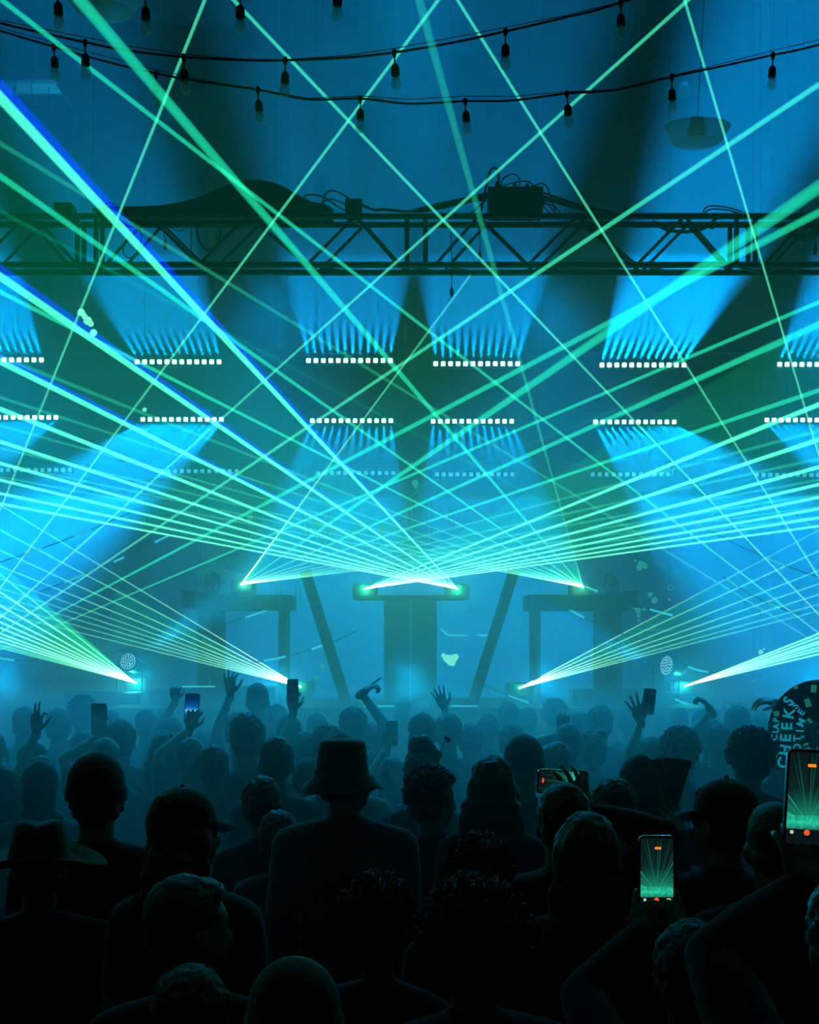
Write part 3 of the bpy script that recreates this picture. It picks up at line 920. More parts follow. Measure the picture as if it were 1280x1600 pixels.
neon([[(322, 790), (317, 865), (327, 880), (345, 897), (358, 910), (354, 925)], [(352, 790), (350, 850), (330, 872), (312, 892), (308, 925)], [(336, 878), (352, 893), (376, 893)]], 14.2, 'faint crossing neon outline above the left platform end')
neon([[(226, 780), (229, 820)], [(224, 775), (260, 776), (290, 770)], [(224, 748), (275, 748)]], 15.0, 'faint neon outline under the second LED bar from the left')
neon([[(433, 912), (432, 938)], [(463, 912), (462, 938)]], 14.2, 'pair of short faint neon uprights right of the left outer laser')
neon([[(475, 790), (473, 835)], [(500, 780), (498, 850)], [(515, 785), (512, 860)]], 14.6, 'faint neon uprights left of the central peaked outline')
neon([[(638, 850), (636, 782), (652, 768), (668, 784), (666, 850)]], 14.6, 'faint neon outline with a peak at the centre of the stage')
neon([[(688, 982), (698, 992), (727, 992)], [(744, 992), (776, 992)]], 13.6, 'bright neon bracket shape right of the booth', m='tube_light', r=0.005, gap=4)
neon([[(492, 964), (490, 985)], [(519, 980), (511, 998)]], 13.6, 'two short neon strokes left of the booth', gap=5)
neon([[(980, 812), (985, 838)], [(728, 776), (760, 776)], [(700, 790), (702, 820)]], 14.6, 'faint short neon strokes right of the central peaked outline')
neon([[(995, 983), (1052, 984)], [(996, 950), (998, 975)]], 14.0, 'faint neon strokes behind the low right laser fan', gap=4)
neon([[(728, 958), (737, 953)], [(762, 981), (776, 981)], [(802, 980), (802, 988)], [(813, 980), (813, 988)]], 13.8, 'tiny neon strokes right of the booth, above the bracket', gap=3)


def glow(px, py, rpx, Y, label, m='glint_mat', lobes=((0, 0, 1),), ring=False):  # a spot of caught light, painted as emission on small shapes
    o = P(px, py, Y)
    t = thing('painted_glint', label, 'glint', o)
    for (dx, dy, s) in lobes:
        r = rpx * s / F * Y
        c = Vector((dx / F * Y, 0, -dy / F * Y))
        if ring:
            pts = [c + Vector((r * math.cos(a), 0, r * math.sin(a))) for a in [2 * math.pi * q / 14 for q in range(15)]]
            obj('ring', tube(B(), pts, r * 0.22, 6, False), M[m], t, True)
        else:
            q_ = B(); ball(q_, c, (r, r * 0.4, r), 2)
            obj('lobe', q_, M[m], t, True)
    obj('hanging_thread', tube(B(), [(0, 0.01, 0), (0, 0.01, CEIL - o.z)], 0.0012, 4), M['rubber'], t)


glow(127, 488, 6, 12.0, 'chain of pale painted glints beside the wide laser beam, upper left', lobes=((0, 0, 1), (5, 6, .8), (10, 13, 1.15), (15, 18, .8)))
glow(146, 520, 6, 12.0, 'single pale painted glint under the chain of glints, upper left')
glow(226, 640, 3.5, 12.5, 'tiny painted glint above the second middle row LED bar')
glow(1002, 882, 6, 13.0, 'painted glint cluster right of the right outer laser', 'glint_mat_dim', ((0, 0, 1), (6, 2, .8), (-3, 5, .8), (-9, -6, .35)))
glow(1016, 929, 5, 13.0, 'soft painted glint below the glint cluster', 'glint_mat_dim', ((0, 0, .8), (7, 9, 1.1)))
glow(1048, 918, 4, 13.0, 'small ring shaped painted glint right of the soft glint', 'glint_mat_dim', ring=True)
glow(1046, 937, 2.5, 13.0, 'small painted glint under the ring', 'glint_mat_dim')
glow(993, 948, 5, 13.2, 'wisp shaped painted glint above the low right laser fan', 'glint_mat_dim', ((0, 0, .9), (4, 6, .9), (5, 14, .55), (14, 3, .7), (5, 22, .4)))
glow(704, 1031, 8, 13.0, 'bright painted glint low right of the booth', 'glint_mat', ((-11, -7, .45), (-5, -2, .8), (0, -1, .85), (6, -3, .75), (9, -5, .55), (3, 4, .7), (-1, 4, .6)))
glow(504, 1041, 4, 13.0, 'round painted glint left of the booth', 'glint_mat_dim')
glow(495, 1059, 4, 13.0, 'flat painted glint lower left of the booth', 'glint_mat_dim', ((-2, 0, .5), (1, 0, .6), (3, 0, .5)))
glow(1189, 1019, 4, 13.0, 'painted glint inside the right low laser fan', 'glint_mat', ((0, 0, 1), (5, -5, .4)))
glow(1209, 1003, 2.5, 13.0, 'tiny painted glint above the right low laser fan', 'glint_mat_dim')
glow(1178, 1063, 2, 13.0, 'tiny painted glint under the right low laser fan', 'glint_mat_dim')
glow(572, 922 + 8, 1.2, 13.0, 'tiny painted glint under the left booth laser', 'glint_mat_dim')
glow(396, 840, 4, 13.8, 'chain of faint ring shaped painted glints above the left outer laser', 'glint_mat_dim', ((0, 0, 1), (10, -8, .8), (17, -19, .9)), True)
glow(391, 809, 5, 13.8, 'pale painted glint above the chain of faint rings', 'glint_mat_dim')
glow(649, 755, 6, 14.3, 'pale painted glint over the peaked neon outline', 'glint_mat_dim', ((0, 0, .9), (1, 5, .5)))
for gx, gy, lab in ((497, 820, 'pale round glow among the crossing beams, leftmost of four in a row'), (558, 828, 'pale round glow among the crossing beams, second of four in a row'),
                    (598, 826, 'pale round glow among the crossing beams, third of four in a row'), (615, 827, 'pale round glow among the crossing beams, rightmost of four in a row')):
    o_ = glow(gx, gy, 5, 14.2, lab, 'glint_mat_dim')
# ================================================================ people
M['skin'] = mat('skin', (0.10, 0.065, 0.05), 0.5, 0, 0.1, 30)
M['hair'] = mat('hair', (0.010, 0.009, 0.008), 0.55, 0, 0.5, 90, 0.5, 0.3, 0.1)
M['cloth_a'] = mat('cloth_dark', (0.004, 0.005, 0.007), 0.95, 0, 0.3, 60, 0.3, 0.15, 0.1)
M['cloth_b'] = mat('cloth_grey', (0.014, 0.016, 0.018), 0.95, 0, 0.3, 60, 0.3, 0.15, 0.2)
M['cloth_c'] = mat('cloth_pale', (0.12, 0.13, 0.14), 0.9, 0, 0.2, 60, 0.3, 0.2, 0.3)
M['denim'] = mat('denim', (0.02, 0.03, 0.05), 0.85, 0, 0.3, 80, 0.3)
M['hatcloth'] = mat('hat_cloth', (0.004, 0.005, 0.006), 0.9, 0, 0.3, 80, 0.3, 0.2, 0.3)


def V(*a): return Vector(a)


def capsule(bm, a, b, ra, rb, n=10):
    """tapered limb segment with round ends"""
    a, b = V(*a), V(*b)
    d = b - a; L = max(d.length, 1e-4); u = d / L
    pts, rs = [], []
    for t in (-0.95, -0.7, -0.35): pts.append(a + u * ra * t); rs.append(ra * math.sqrt(1 - t * t))
    pts.append(a); rs.append(ra)
    pts.append(a.lerp(b, 0.5)); rs.append((ra + rb) / 2)
    pts.append(b); rs.append(rb)
    for t in (0.35, 0.7, 0.95): pts.append(b + u * rb * t); rs.append(rb * math.sqrt(1 - t * t))
    tube(bm, pts, rs, n)


def remesh(bm, voxel, sm=6, dec=None):
    """fuse the overlapping volumes into one continuous skin"""
    me = bpy.data.meshes.new('tmp'); bm.to_mesh(me); bm.free()
    o = bpy.data.objects.new('tmp', me); COL.objects.link(o)
    m = o.modifiers.new('r', 'REMESH'); m.mode = 'VOXEL'; m.voxel_size = voxel
    if sm:
        s = o.modifiers.new('s', 'SMOOTH'); s.factor = 0.5; s.iterations = sm
    dg = bpy.context.evaluated_depsgraph_get()
    out = bpy.data.meshes.new_from_object(o.evaluated_get(dg))
    bpy.data.objects.remove(o); bpy.data.meshes.remove(me)
    for p in out.polygons: p.use_smooth = True
    return out


def hand_prims(bm, wrist, d, palm_n, side, curl=0.35, spread=0.16, hold=False, fists=False, pts=None):
    """palm and five fingers. d = direction of the fingers, palm_n = where the palm looks, side = +1 right hand"""
    d = V(*d).normalized(); n = V(*palm_n); n = (n - d * n.dot(d)).normalized()
    x = d.cross(n) * side
    W = V(*wrist)
    pm = W + d * 0.055
    rot = Matrix((x, d, n)).transposed()
    ball(bm, W + d * 0.05, (0.042, 0.055, 0.016), 2, rot)
    capsule(bm, W - d * 0.02, W + d * 0.03, 0.027, 0.028)
    L = (0.072, 0.080, 0.074, 0.058)
    for i in range(4):
        off = (1.5 - i) * 0.0215
        c = curl if not isinstance(curl, (list, tuple)) else curl[i]
        base = W + d * (0.092 - abs(1.3 - i) * 0.004) + x * off
        dirn = (d + x * spread * (1.5 - i) * 0.6).normalized()
        p = base; ang = 0
        prev = W + d * 0.05 + x * off * 0.8
        capsule(bm, prev, base, 0.0105, 0.0100, 8)
        for s_, f in enumerate((0.45, 0.32, 0.25)):
            ang += c * (0.9 if s_ == 0 else 1.1)
            v = (dirn * math.cos(ang) + n * math.sin(ang)).normalized()
            q = p + v * L[i] * f * 1.12
            capsule(bm, p, q, 0.0095 - s_ * 0.0011, 0.0090 - s_ * 0.0012, 8)
            p = q
    # thumb leaves the side of the palm near its base
    b0 = W + d * 0.028 + x * 0.030
    tc = 0.55 if (hold or fists) else 0.15
    v1 = (x * 0.75 + d * 0.65 + n * 0.25).normalized()
    b1 = b0 + v1 * 0.040
    v2 = (x * (0.45 - tc * 0.8) + d * 0.8 + n * (0.3 + tc)).normalized()
    b2 = b1 + v2 * 0.032
    capsule(bm, b0, b1, 0.0135, 0.0115, 8); capsule(bm, b1, b2, 0.0112, 0.009, 8)
    b3 = b2 + v2 * 0.020
    capsule(bm, b2, b3, 0.009, 0.0075, 8)


def elbow_of(sh, wr, la=0.285, lb=0.255, hint=(0, -1, -0.3)):
    sh, wr = V(*sh), V(*wr)
    d = wr - sh; L = d.length
    mx = (la + lb) * 0.995
    if L > mx:
        wr = sh + d / L * mx; L = mx; d = wr - sh
    a = (la * la - lb * lb + L * L) / (2 * L)
    hgt = math.sqrt(max(0, la * la - a * a))
    u = d / L
    hv = V(*hint); hv = (hv - u * hv.dot(u)).normalized()
    return sh + u * a + hv * hgt, wr


ARM_DOWN_R = dict(w=(0.235, 0.05, 0.86), d=(0.02, 0.1, -1), n=(-1, 0, 0), curl=0.35, hint=(0.3, -1, 0))
ARM_DOWN_L = dict(w=(-0.235, 0.05, 0.86), d=(-0.02, 0.1, -1), n=(1, 0, 0), curl=0.35, hint=(-0.3, -1, 0))


def human(female=False, armR=None, armL=None, head_turn=0.0, head_tilt=0.0, wide=1.0, shirt='tee'):
    """one continuous body plus a shirt and trousers that follow it; 1.75 m tall, facing +y, feet at 0"""
    R_, L_ = armR or ARM_DOWN_R, armL or ARM_DOWN_L
    sw = (0.155 if female else 0.178) * wide
    bm = B()
    hc = V(0, 0.012, 1.625)
    ht = Matrix.Rotation(head_turn, 3, 'Z') @ Matrix.Rotation(head_tilt, 3, 'X')
    piv = V(0, 0, 1.52)

    def H(p): return piv + ht @ (V(*p) - piv)
    ball(bm, H((0, -0.006, 1.648)), (0.074, 0.092, 0.096), 3, ht)
    ball(bm, H((0, 0.022, 1.585)), (0.060, 0.070, 0.078), 3, ht)
    ball(bm, H((0, 0.055, 1.540)), (0.032, 0.030, 0.026), 2, ht)       # chin
    capsule(bm, H((0, 0.088, 1.625)), H((0, 0.108, 1.590)), 0.009, 0.014, 8)   # nose
    ball(bm, H((0, 0.080, 1.560)), (0.026, 0.014, 0.010), 2, ht)       # mouth
    ball(bm, H((0, 0.078, 1.652)), (0.052, 0.016, 0.012), 2, ht)       # brow
    for s in (-1, 1):
        ball(bm, H((s * 0.078, -0.004, 1.603)), (0.011, 0.021, 0.033), 2, ht)   # ear
        ball(bm, H((s * 0.030, 0.082, 1.628)), (0.013, 0.010, 0.010), 1, ht)    # eye
    nr = 0.047 if female else 0.056
    capsule(bm, (0, -0.012, 1.40), H((0, -0.008, 1.57)), nr * 1.12, nr)
    body_k = []

    def limb(a, b, ra, rb, tag): body_k.append((a, b, ra, rb, tag))
    # torso
    limb((-sw * 0.55, 0.0, 1.27), (sw * 0.55, 0.0, 1.27), 0.105, 0.105, 't')
    limb((-sw * 0.45, 0.0, 1.12), (sw * 0.45, 0.0, 1.12), 0.092 if female else 0.1, 0.092 if female else 0.1, 't')
    limb((-0.07, 0.0, 0.97), (0.07, 0.0, 0.97), 0.105, 0.105, 't')
    limb((0, -0.01, 1.43), (sw * 0.9, -0.005, 1.385), 0.055, 0.058, 't')
    limb((0, -0.01, 1.43), (-sw * 0.9, -0.005, 1.385), 0.055, 0.058, 't')
    limb((0, -0.005, 1.0), (0, 0, 1.32), 0.1, 0.1, 't')
    if female:
        for s in (-1, 1): limb((s * 0.065, 0.07, 1.24), (s * 0.067, 0.085, 1.235), 0.055, 0.05, 't')
    arms = []
    for s, A_ in ((1, R_), (-1, L_)):
        sh = V(s * sw, -0.005, 1.375)
        if A_['w'][2] > 1.3:   # raised arm lifts the shoulder
            sh = V(s * sw * 0.95, 0.0, 1.40)
        el, wr = elbow_of(sh, A_['w'], hint=A_.get('hint', (s * 0.5, -0.5, -0.6)))
        limb(tuple(sh), tuple(sh.lerp(el, 0.35)), 0.058, 0.050, 'u%d' % s)
        limb(tuple(sh.lerp(el, 0.35)), tuple(el), 0.049, 0.038, 'e%d' % s)
        limb(tuple(el), tuple(el.lerp(wr, 0.35)), 0.038, 0.038, 'f%d' % s)
        limb(tuple(el.lerp(wr, 0.35)), tuple(wr), 0.037, 0.025, 'f%d' % s)
        arms.append((s, A_, el, wr))
    for s in (-1, 1):
        limb((s * 0.088, 0, 0.90), (s * 0.10, 0.012, 0.50), 0.088, 0.060, 'l')
        limb((s * 0.10, 0.012, 0.50), (s * 0.103, -0.012, 0.34), 0.056, 0.055, 'l')
        limb((s * 0.103, -0.012, 0.34), (s * 0.105, -0.01, 0.10), 0.053, 0.036, 'l')
        limb((s * 0.105, -0.03, 0.045), (s * 0.118, 0.15, 0.035), 0.042, 0.032, 'x')
    for a, b, ra, rb, tg in body_k:
        k_ = 0.9 if (female and tg[0] in 'uef') else 1.0
        capsule(bm, a, b, ra * k_, rb * k_)
    base = remesh(bm, 0.014, 4)
    bm = B(); bm.from_mesh(base); bpy.data.meshes.remove(base)
    hb = B()
    for s, A_, el, wr in arms:
        hand_prims(hb, wr, A_['d'], A_['n'], s, A_.get('curl', 0.3), A_.get('spread', 0.16), A_.get('hold', False), A_.get('fist', False))
    hm = remesh(hb, 0.005, 2)
    bm.from_mesh(hm); bpy.data.meshes.remove(hm)
    for f in bm.faces: f.smooth = True
    out = bpy.data.meshes.new('body'); bm.to_mesh(out); bm.free()
    out.materials.append(M['skin'])
    # clothes: the same volumes, a little larger, cut at neck, cuff, waist and ankle
    cb = B()
    long_ = shirt in ('hoodie', 'jacket')
    th = 0.022 if long_ else 0.012
    for a, b, ra, rb, tg in body_k:
        if tg == 't' or tg[0] == 'u' or (tg[0] in 'e') or (long_ and tg[0] == 'f'):
            if tg[0] == 'e' and not long_:
                b = tuple(V(*a).lerp(V(*b), 0.45))
            if tg[0] == 'f' and rb < 0.03: b = tuple(V(*a).lerp(V(*b), 0.9))
            capsule(cb, a, b, ra + th, rb + th)
    capsule(cb, (-0.075, 0, 0.90), (0.075, 0, 0.90), 0.115 + th, 0.115 + th)
    capsule(cb, (0, -0.012, 1.41), (0, -0.012, 1.455), nr + th + 0.012, nr + th - 0.004)
    if shirt == 'hoodie':     # the hood lies folded behind the neck
        capsule(cb, (-0.08, -0.05, 1.435), (0.08, -0.05, 1.435), 0.045, 0.045)
        capsule(cb, (0, -0.095, 1.40), (0, -0.07, 1.44), 0.05, 0.045)
    if shirt == 'jacket':
        capsule(cb, (-0.07, -0.03, 1.455), (0.07, -0.03, 1.455), 0.034, 0.034)
    sm = remesh(cb, 0.015, 5)
    sm.materials.append(M['cloth_a'])
    for v in sm.vertices:
        v.co += v.normal * 0.004 * noise.noise(v.co * 9)
    cb = B()
    for a, b, ra, rb, tg in body_k:
        if tg == 'l': capsule(cb, a, b, ra + 0.014, rb + 0.02)
    capsule(cb, (-0.07, 0.0, 0.95), (0.07, 0.0, 0.95), 0.112, 0.112)
    tm = remesh(cb, 0.018, 4)
    tm.materials.append(M['denim'])
    sb = B()
    for s in (-1, 1):
        box(sb, (s * 0.112, 0.06, 0.02), (0.10, 0.29, 0.04), bevel=0.015)
        capsule(sb, (s * 0.107, -0.03, 0.05), (s * 0.118, 0.13, 0.045), 0.05, 0.042)
    xm = remesh(sb, 0.016, 2); xm.materials.append(M['rubber'])
    return dict(body=out, shirt=sm, trousers=tm, shoes=xm, ht=ht, piv=piv, arms=arms, female=female)


# ---------------------------------------------------------------- hair and hats (built around an upright head)
HEAD = V(0, -0.006, 1.648)
HM = {}


def rough(me, amp, sc_):
    for v in me.vertices:
        v.co += v.normal * (amp * noise.noise(v.co * sc_) + amp * 0.5 * noise.noise(v.co * sc_ * 2.7))


def hair_short(vol=1.0, amp=0.006):
    b = B()
    ball(b, HEAD + V(0, -0.014, 0.012), (0.083 * vol, 0.097 * vol, 0.098 * vol), 3)
    ball(b, HEAD + V(0, -0.035, -0.045), (0.075 * vol, 0.066, 0.065), 3)
    ball(b, HEAD + V(0, 0.045, 0.062), (0.060 * vol, 0.045, 0.032), 2)
    me = remesh(b, 0.009, 2); rough(me, amp, 45); me.materials.append(M['hair']); return me


def hair_curly(vol=1.0, n=260, seed=1):
    r = random.Random(seed); b = B()
    ball(b, HEAD + V(0, -0.015, 0.02), (0.095 * vol, 0.105 * vol, 0.105 * vol), 3)
    ball(b, HEAD + V(0, -0.045, -0.05), (0.085 * vol, 0.07 * vol, 0.07), 2)
    for i in range(n):
        z = r.uniform(-0.5, 1); a = r.uniform(0, 2 * math.pi)
        q = math.sqrt(1 - z * z)
        d = V(q * math.cos(a), q * math.sin(a), z)
        if d.y > 0.55 and z < 0.35: continue
        k = vol * r.uniform(0.98, 1.09)
        c = HEAD + V(0, -0.015, 0.02) + V(d.x * 0.097 * k, d.y * 0.107 * k, d.z * 0.107 * k)
        # a curl: small bent tuft
        t_ = V(r.uniform(-1, 1), r.uniform(-1, 1), r.uniform(-1, 1)).normalized() * 0.012
        tube(b, [c - d * 0.01 - t_ * 0.5, c + d * 0.008 + t_, c + d * 0.012 - t_ * 0.3, c - d * 0.002 - t_ * 0.8], 0.0042, 4)
    me = bpy.data.meshes.new('hair')
    for f in b.faces: f.smooth = True
    b.to_mesh(me); b.free(); me.materials.append(M['hair']); return me


def hair_long(length=0.34, width=1.0, amp=0.010, seed=1):
    b = B()
    ball(b, HEAD + V(0, -0.014, 0.012), (0.088, 0.100, 0.100), 3)
    z0 = 1.62
    for i in range(6):
        t = i / 5
        z = z0 - length * t
        ball(b, (0, -0.052 - 0.022 * math.sin(t * 3), z), ((0.088 + 0.028 * math.sin(min(1, t * 1.2) * 2.4)) * width, 0.052, length / 6 + 0.02), 3)
    for s in (-1, 1):
        for i in range(4):
            t = i / 3
            ball(b, (s * (0.075 + 0.012 * t), 0.0 - 0.02 * t, z0 - 0.02 - length * 0.7 * t), (0.026, 0.045, length / 6 + 0.01), 2)
    me = remesh(b, 0.011, 3)
    for v in me.vertices:
        v.co += v.normal * (amp * noise.noise(V(v.co.x * 55, v.co.y * 55, v.co.z * 5 + seed)))
    me.materials.append(M['hair']); return me


def add_ball_hair(base, balls, amp=0.006):
    b = B(); b.from_mesh(base)
    for c, r in balls: ball(b, c, r, 3)
    me = remesh(b, 0.009, 1); rough(me, amp, 50); me.materials.append(M['hair']); return me


def hair_spiky():
    b = B(); r = random.Random(4)
    ball(b, HEAD + V(0, -0.012, 0.012), (0.084, 0.097, 0.098), 3)
    for i in range(70):
        a = r.uniform(0, 6.28); q = r.uniform(0, 0.9)
        d = V(q * math.cos(a), q * math.sin(a), 1).normalized()
        c = HEAD + V(d.x * 0.078, d.y * 0.09, d.z * 0.092)
        tube(b, [c, c + (d + V(r.uniform(-.4, .4), r.uniform(-.4, .4), 0)) * r.uniform(0.04, 0.09)], [0.009, 0.001], 5)
    me = bpy.data.meshes.new('hair'); b.to_mesh(me); b.free(); me.materials.append(M['hair']); return me


def hat_mesh(kind):
    b = B(); c = HEAD
    if kind == 'beanie':
        ball(b, c + V(0, -0.012, 0.022), (0.094, 0.106, 0.105), 3)
        me = remesh(b, 0.009, 1)
        b = B(); b.from_mesh(me)
        bmesh.ops.bisect_plane(b, geom=b.verts[:] + b.edges[:] + b.faces[:], plane_co=c + V(0, 0, -0.02), plane_no=V(0, 0.25, -1), clear_outer=True)
        lathe(b, [(0.092, -0.035), (0.098, -0.03), (0.100, 0.0), (0.096, 0.012)], c + V(0, -0.010, 0.005), 28)
        for f in b.faces: f.smooth = True
    elif kind == 'cap':
        q = ball(b, c + V(0, -0.010, 0.022), (0.090, 0.104, 0.092), 3)
        bmesh.ops.bisect_plane(b, geom=b.verts[:] + b.edges[:] + b.faces[:], plane_co=c + V(0, 0, 0.008), plane_no=V(0, 0.12, -1), clear_outer=True)
        rows = []
        for i in range(9):      # the brim
            a = math.radians(-70 + 140 * i / 8)
            x, y = 0.086 * math.sin(a), 0.092 * math.cos(a)
            rows.append((b.verts.new(c + V(x, y - 0.005, 0.014)), b.verts.new(c + V(x * 1.02, y + 0.072 * math.cos(a) ** 0.6, -0.004 - 0.014 * abs(math.sin(a)))),))
        for i in range(8):
            b.faces.new((rows[i][0], rows[i + 1][0], rows[i + 1][1], rows[i][1]))
        bmesh.ops.solidify(b, geom=b.faces[:], thickness=0.004)
        ball(b, c + V(0, -0.01, 0.115), 0.008, 1)
        for f in b.faces: f.smooth = True
    elif kind == 'bucket':
        lathe(b, [(0.0, 0.128), (0.060, 0.127), (0.082, 0.118), (0.088, 0.10), (0.096, 0.02), (0.100, 0.005), (0.150, -0.052), (0.152, -0.056), (0.148, -0.057), (0.098, -0.002), (0.09, 0.02)], c + V(0, -0.006, 0.0), 40)
        for v in b.verts:
            if v.co.z < c.z - 0.02: v.co.z += 0.010 * math.sin(math.atan2(v.co.y, v.co.x) * 2 + 0.6) + 0.004 * math.sin(math.atan2(v.co.y, v.co.x) * 5)
        for f in b.faces: f.smooth = True
    elif kind == 'fedora':
        lathe(b, [(0.0, 0.125), (0.045, 0.133), (0.072, 0.125), (0.086, 0.085), (0.098, 0.02), (0.100, 0.008), (0.17, -0.004), (0.215, 0.012), (0.217, 0.008), (0.17, -0.010), (0.098, 0.0)], c + V(0, -0.006, 0.012), 40)
        for v in b.verts:
            a = math.atan2(v.co.y, v.co.x)
            r_ = math.hypot(v.co.x, v.co.y)
            if r_ > 0.15: v.co.z += 0.022 * math.cos(2 * a) * -1 * (r_ - 0.1) / 0.1
            if v.co.z > c.z + 0.1 and abs(v.co.x) < 0.05: v.co.z -= 0.014 * (1 - abs(v.co.x) / 0.05)
        for f in b.faces: f.smooth = True
    elif kind == 'hood':
        ball(b, c + V(0, -0.012, 0.018), (0.100, 0.112, 0.112), 3)
        ball(b, c + V(0, -0.045, -0.06), (0.096, 0.095, 0.10), 3)
        ball(b, c + V(0, -0.03, 0.085), (0.05, 0.06, 0.05), 3)
        capsule(b, (-0.07, -0.04, 1.47), (0.07, -0.04, 1.47), 0.062, 0.062)
        capsule(b, (-0.09, -0.02, 1.43), (0.09, -0.02, 1.43), 0.055, 0.055)
        me = remesh(b, 0.010, 4)
        b = B(); b.from_mesh(me)
        bmesh.ops.delete(b, geom=[v for v in b.verts if (v.co - (c + V(0, 0.115, -0.02))).length < 0.085], context='VERTS')
        bmesh.ops.solidify(b, geom=b.faces[:], thickness=0.006)
        for f in b.faces: f.smooth = True
    elif kind == 'band':
        lathe(b, [(0.088, -0.01), (0.093, -0.01), (0.093, 0.01), (0.088, 0.01)], c + V(0, -0.012, 0.03), 28)
    me = bpy.data.meshes.new(kind); b.to_mesh(me); b.free()
    me.materials.append(M['hatcloth']); return me


short0 = hair_short()
HM['short'] = short0
HM['full'] = hair_short(1.08, 0.010)
HM['flat'] = hair_short(1.12, 0.012)
HM['buzz'] = hair_short(0.96, 0.002)
HM['curly'] = hair_curly(1.0, 420, 1)
HM['afro'] = hair_curly(1.22, 760, 2)
HM['bigcurl'] = hair_curly(1.38, 800, 3)
HM['long'] = hair_long()
HM['longwide'] = hair_long(0.30, 1.15, 0.014, 3)
HM['longbig'] = hair_long(0.50, 1.12, 0.010, 5)
HM['bob'] = hair_long(0.15, 1.08, 0.008, 7)
HM['bun'] = add_ball_hair(short0, [(HEAD + V(0, -0.04, 0.115), (0.045, 0.045, 0.036))])
HM['topbun'] = add_ball_hair(short0, [(HEAD + V(0, -0.02, 0.12), (0.062, 0.06, 0.05)), (HEAD + V(0.05, -0.03, 0.07), (0.05, 0.05, 0.045))], 0.009)
HM['spacebuns'] = add_ball_hair(short0, [(HEAD + V(-0.048, -0.02, 0.102), (0.034, 0.034, 0.034)), (HEAD + V(0.048, -0.02, 0.105), (0.040, 0.038, 0.038))])
HM['ponytail'] = add_ball_hair(short0, [(HEAD + V(0, -0.12, 0.03), (0.03, 0.03, 0.03)), (HEAD + V(0, -0.145, -0.03), (0.028, 0.026, 0.06)), (HEAD + V(0, -0.15, -0.10), (0.024, 0.022, 0.07))])
HM['spiky'] = hair_spiky()
for k_ in ('beanie', 'cap', 'bucket', 'fedora', 'hood', 'band'): HM[k_] = hat_mesh(k_)
# real-width of each head in metres (for placing) and top of head above the body's 1.745
WR = dict(short=.170, full=.185, flat=.19, buzz=.165, curly=.215, afro=.262, bigcurl=.30, long=.19, longwide=.215, longbig=.21, bob=.19,
          bun=.17, topbun=.19, spacebuns=.17, ponytail=.17, spiky=.17, beanie=.20, cap=.18, bucket=.304, fedora=.43, hood=.205, band=.18)
TOP = dict(short=1.762, full=1.768, flat=1.775, buzz=1.755, curly=1.782, afro=1.81, bigcurl=1.83, long=1.765, longwide=1.765, longbig=1.765, bob=1.765,
           bun=1.80, topbun=1.82, spacebuns=1.795, ponytail=1.762, spiky=1.81, beanie=1.778, cap=1.765, bucket=1.775, fedora=1.785, hood=1.79, band=1.765)

BASE = {}
BASE['m'] = human(False)
BASE['f'] = human(True)
BASE['mh'] = human(False, shirt='hoodie', wide=1.05)
BASE['mj'] = human(False, shirt='jacket', wide=1.12, head_turn=0.0)
BASE['mjt'] = human(False, shirt='jacket', wide=1.12, head_turn=math.radians(-60))
BASE['ft'] = human(True, head_turn=math.radians(-50), shirt='tee')
BASE['mt'] = human(False, head_turn=math.radians(-65), shirt='tee')
BASE['ml'] = human(False, head_turn=math.radians(55), shirt='hoodie')

PEOPLE = []
SPOTS = []


def person(px, ytop, wpx, hair, label, base='m', cloth='a', hat=None, rz=None, Y=None, extra_hair=None, group='crowd in front of the stage'):
    """put a person so that the crown of the head shows at (px, ytop) and the head is wpx wide"""
    key = hat or hair
    wr, top = WR[key], TOP[key]
    if Y is None:
        Y = 4400.0 / ((ytop - HY) + top * wpx / wr)
    s = (CH - (ytop - HY) / F * Y) / top
    X = (px - CX) / F * Y
    # keep people from standing inside one another
    for _ in range(14):
        bad = False
        for (x2, y2) in SPOTS:
            if math.hypot(X - x2, (Y - y2) * 1.15) < 0.33:
                bad = True
        if not bad: break
        Y += 0.10 if _ < 14 else 0
        X = (px - CX) / F * Y
        s = (CH - (ytop - HY) / F * Y) / top
    SPOTS.append((X, Y))
    bd = BASE[base] if isinstance(base, str) else base
    t = thing('person', label, 'person', (X, Y, 0), rz if rz is not None else math.radians(random.uniform(-12, 12)), group)
    t.scale = (s, s, s)
    link_mesh('body', bd['body'], None, t)
    sh = link_mesh('shirt', bd['shirt'], None, t)
    if cloth != 'a':
        sh.material_slots[0].link = 'OBJECT'; sh.material_slots[0].material = M['cloth_' + cloth]
    link_mesh('trousers', bd['trousers'], None, t)
    link_mesh('shoes', bd['shoes'], None, t)
    hm = Matrix.Translation(bd['piv']) @ bd['ht'].to_4x4() @ Matrix.Translation(-bd['piv'])
    for k_ in (hair, hat):
        if not k_: continue
        if k_ == 'fitted': continue
        o = link_mesh('hair' if k_ not in ('beanie', 'cap', 'bucket', 'fedora', 'hood', 'band') else
                      {'bucket': 'bucket_hat', 'fedora': 'brimmed_hat', 'band': 'headband'}.get(k_, k_), HM[k_], None, t)
        o.matrix_local = hm
    PEOPLE.append((t, s, bd))
    return t


def local_target(px, py, Yh, X, Y, s, rz=0.0):
    """pixel at depth Yh in the person's own (unscaled) coordinates"""
    p = P(px, py, Yh)
    v = (p - V(X, Y, 0))
    v = Matrix.Rotation(-rz, 3, 'Z') @ v
    return v / s


def placed(px, ytop, wpx, key, Y=None):
    wr, top = WR[key], TOP[key]
    if Y is None: Y = 4400.0 / ((ytop - HY) + top * wpx / wr)
    s = (CH - (ytop - HY) / F * Y) / top
    return (px - CX) / F * Y, Y, s
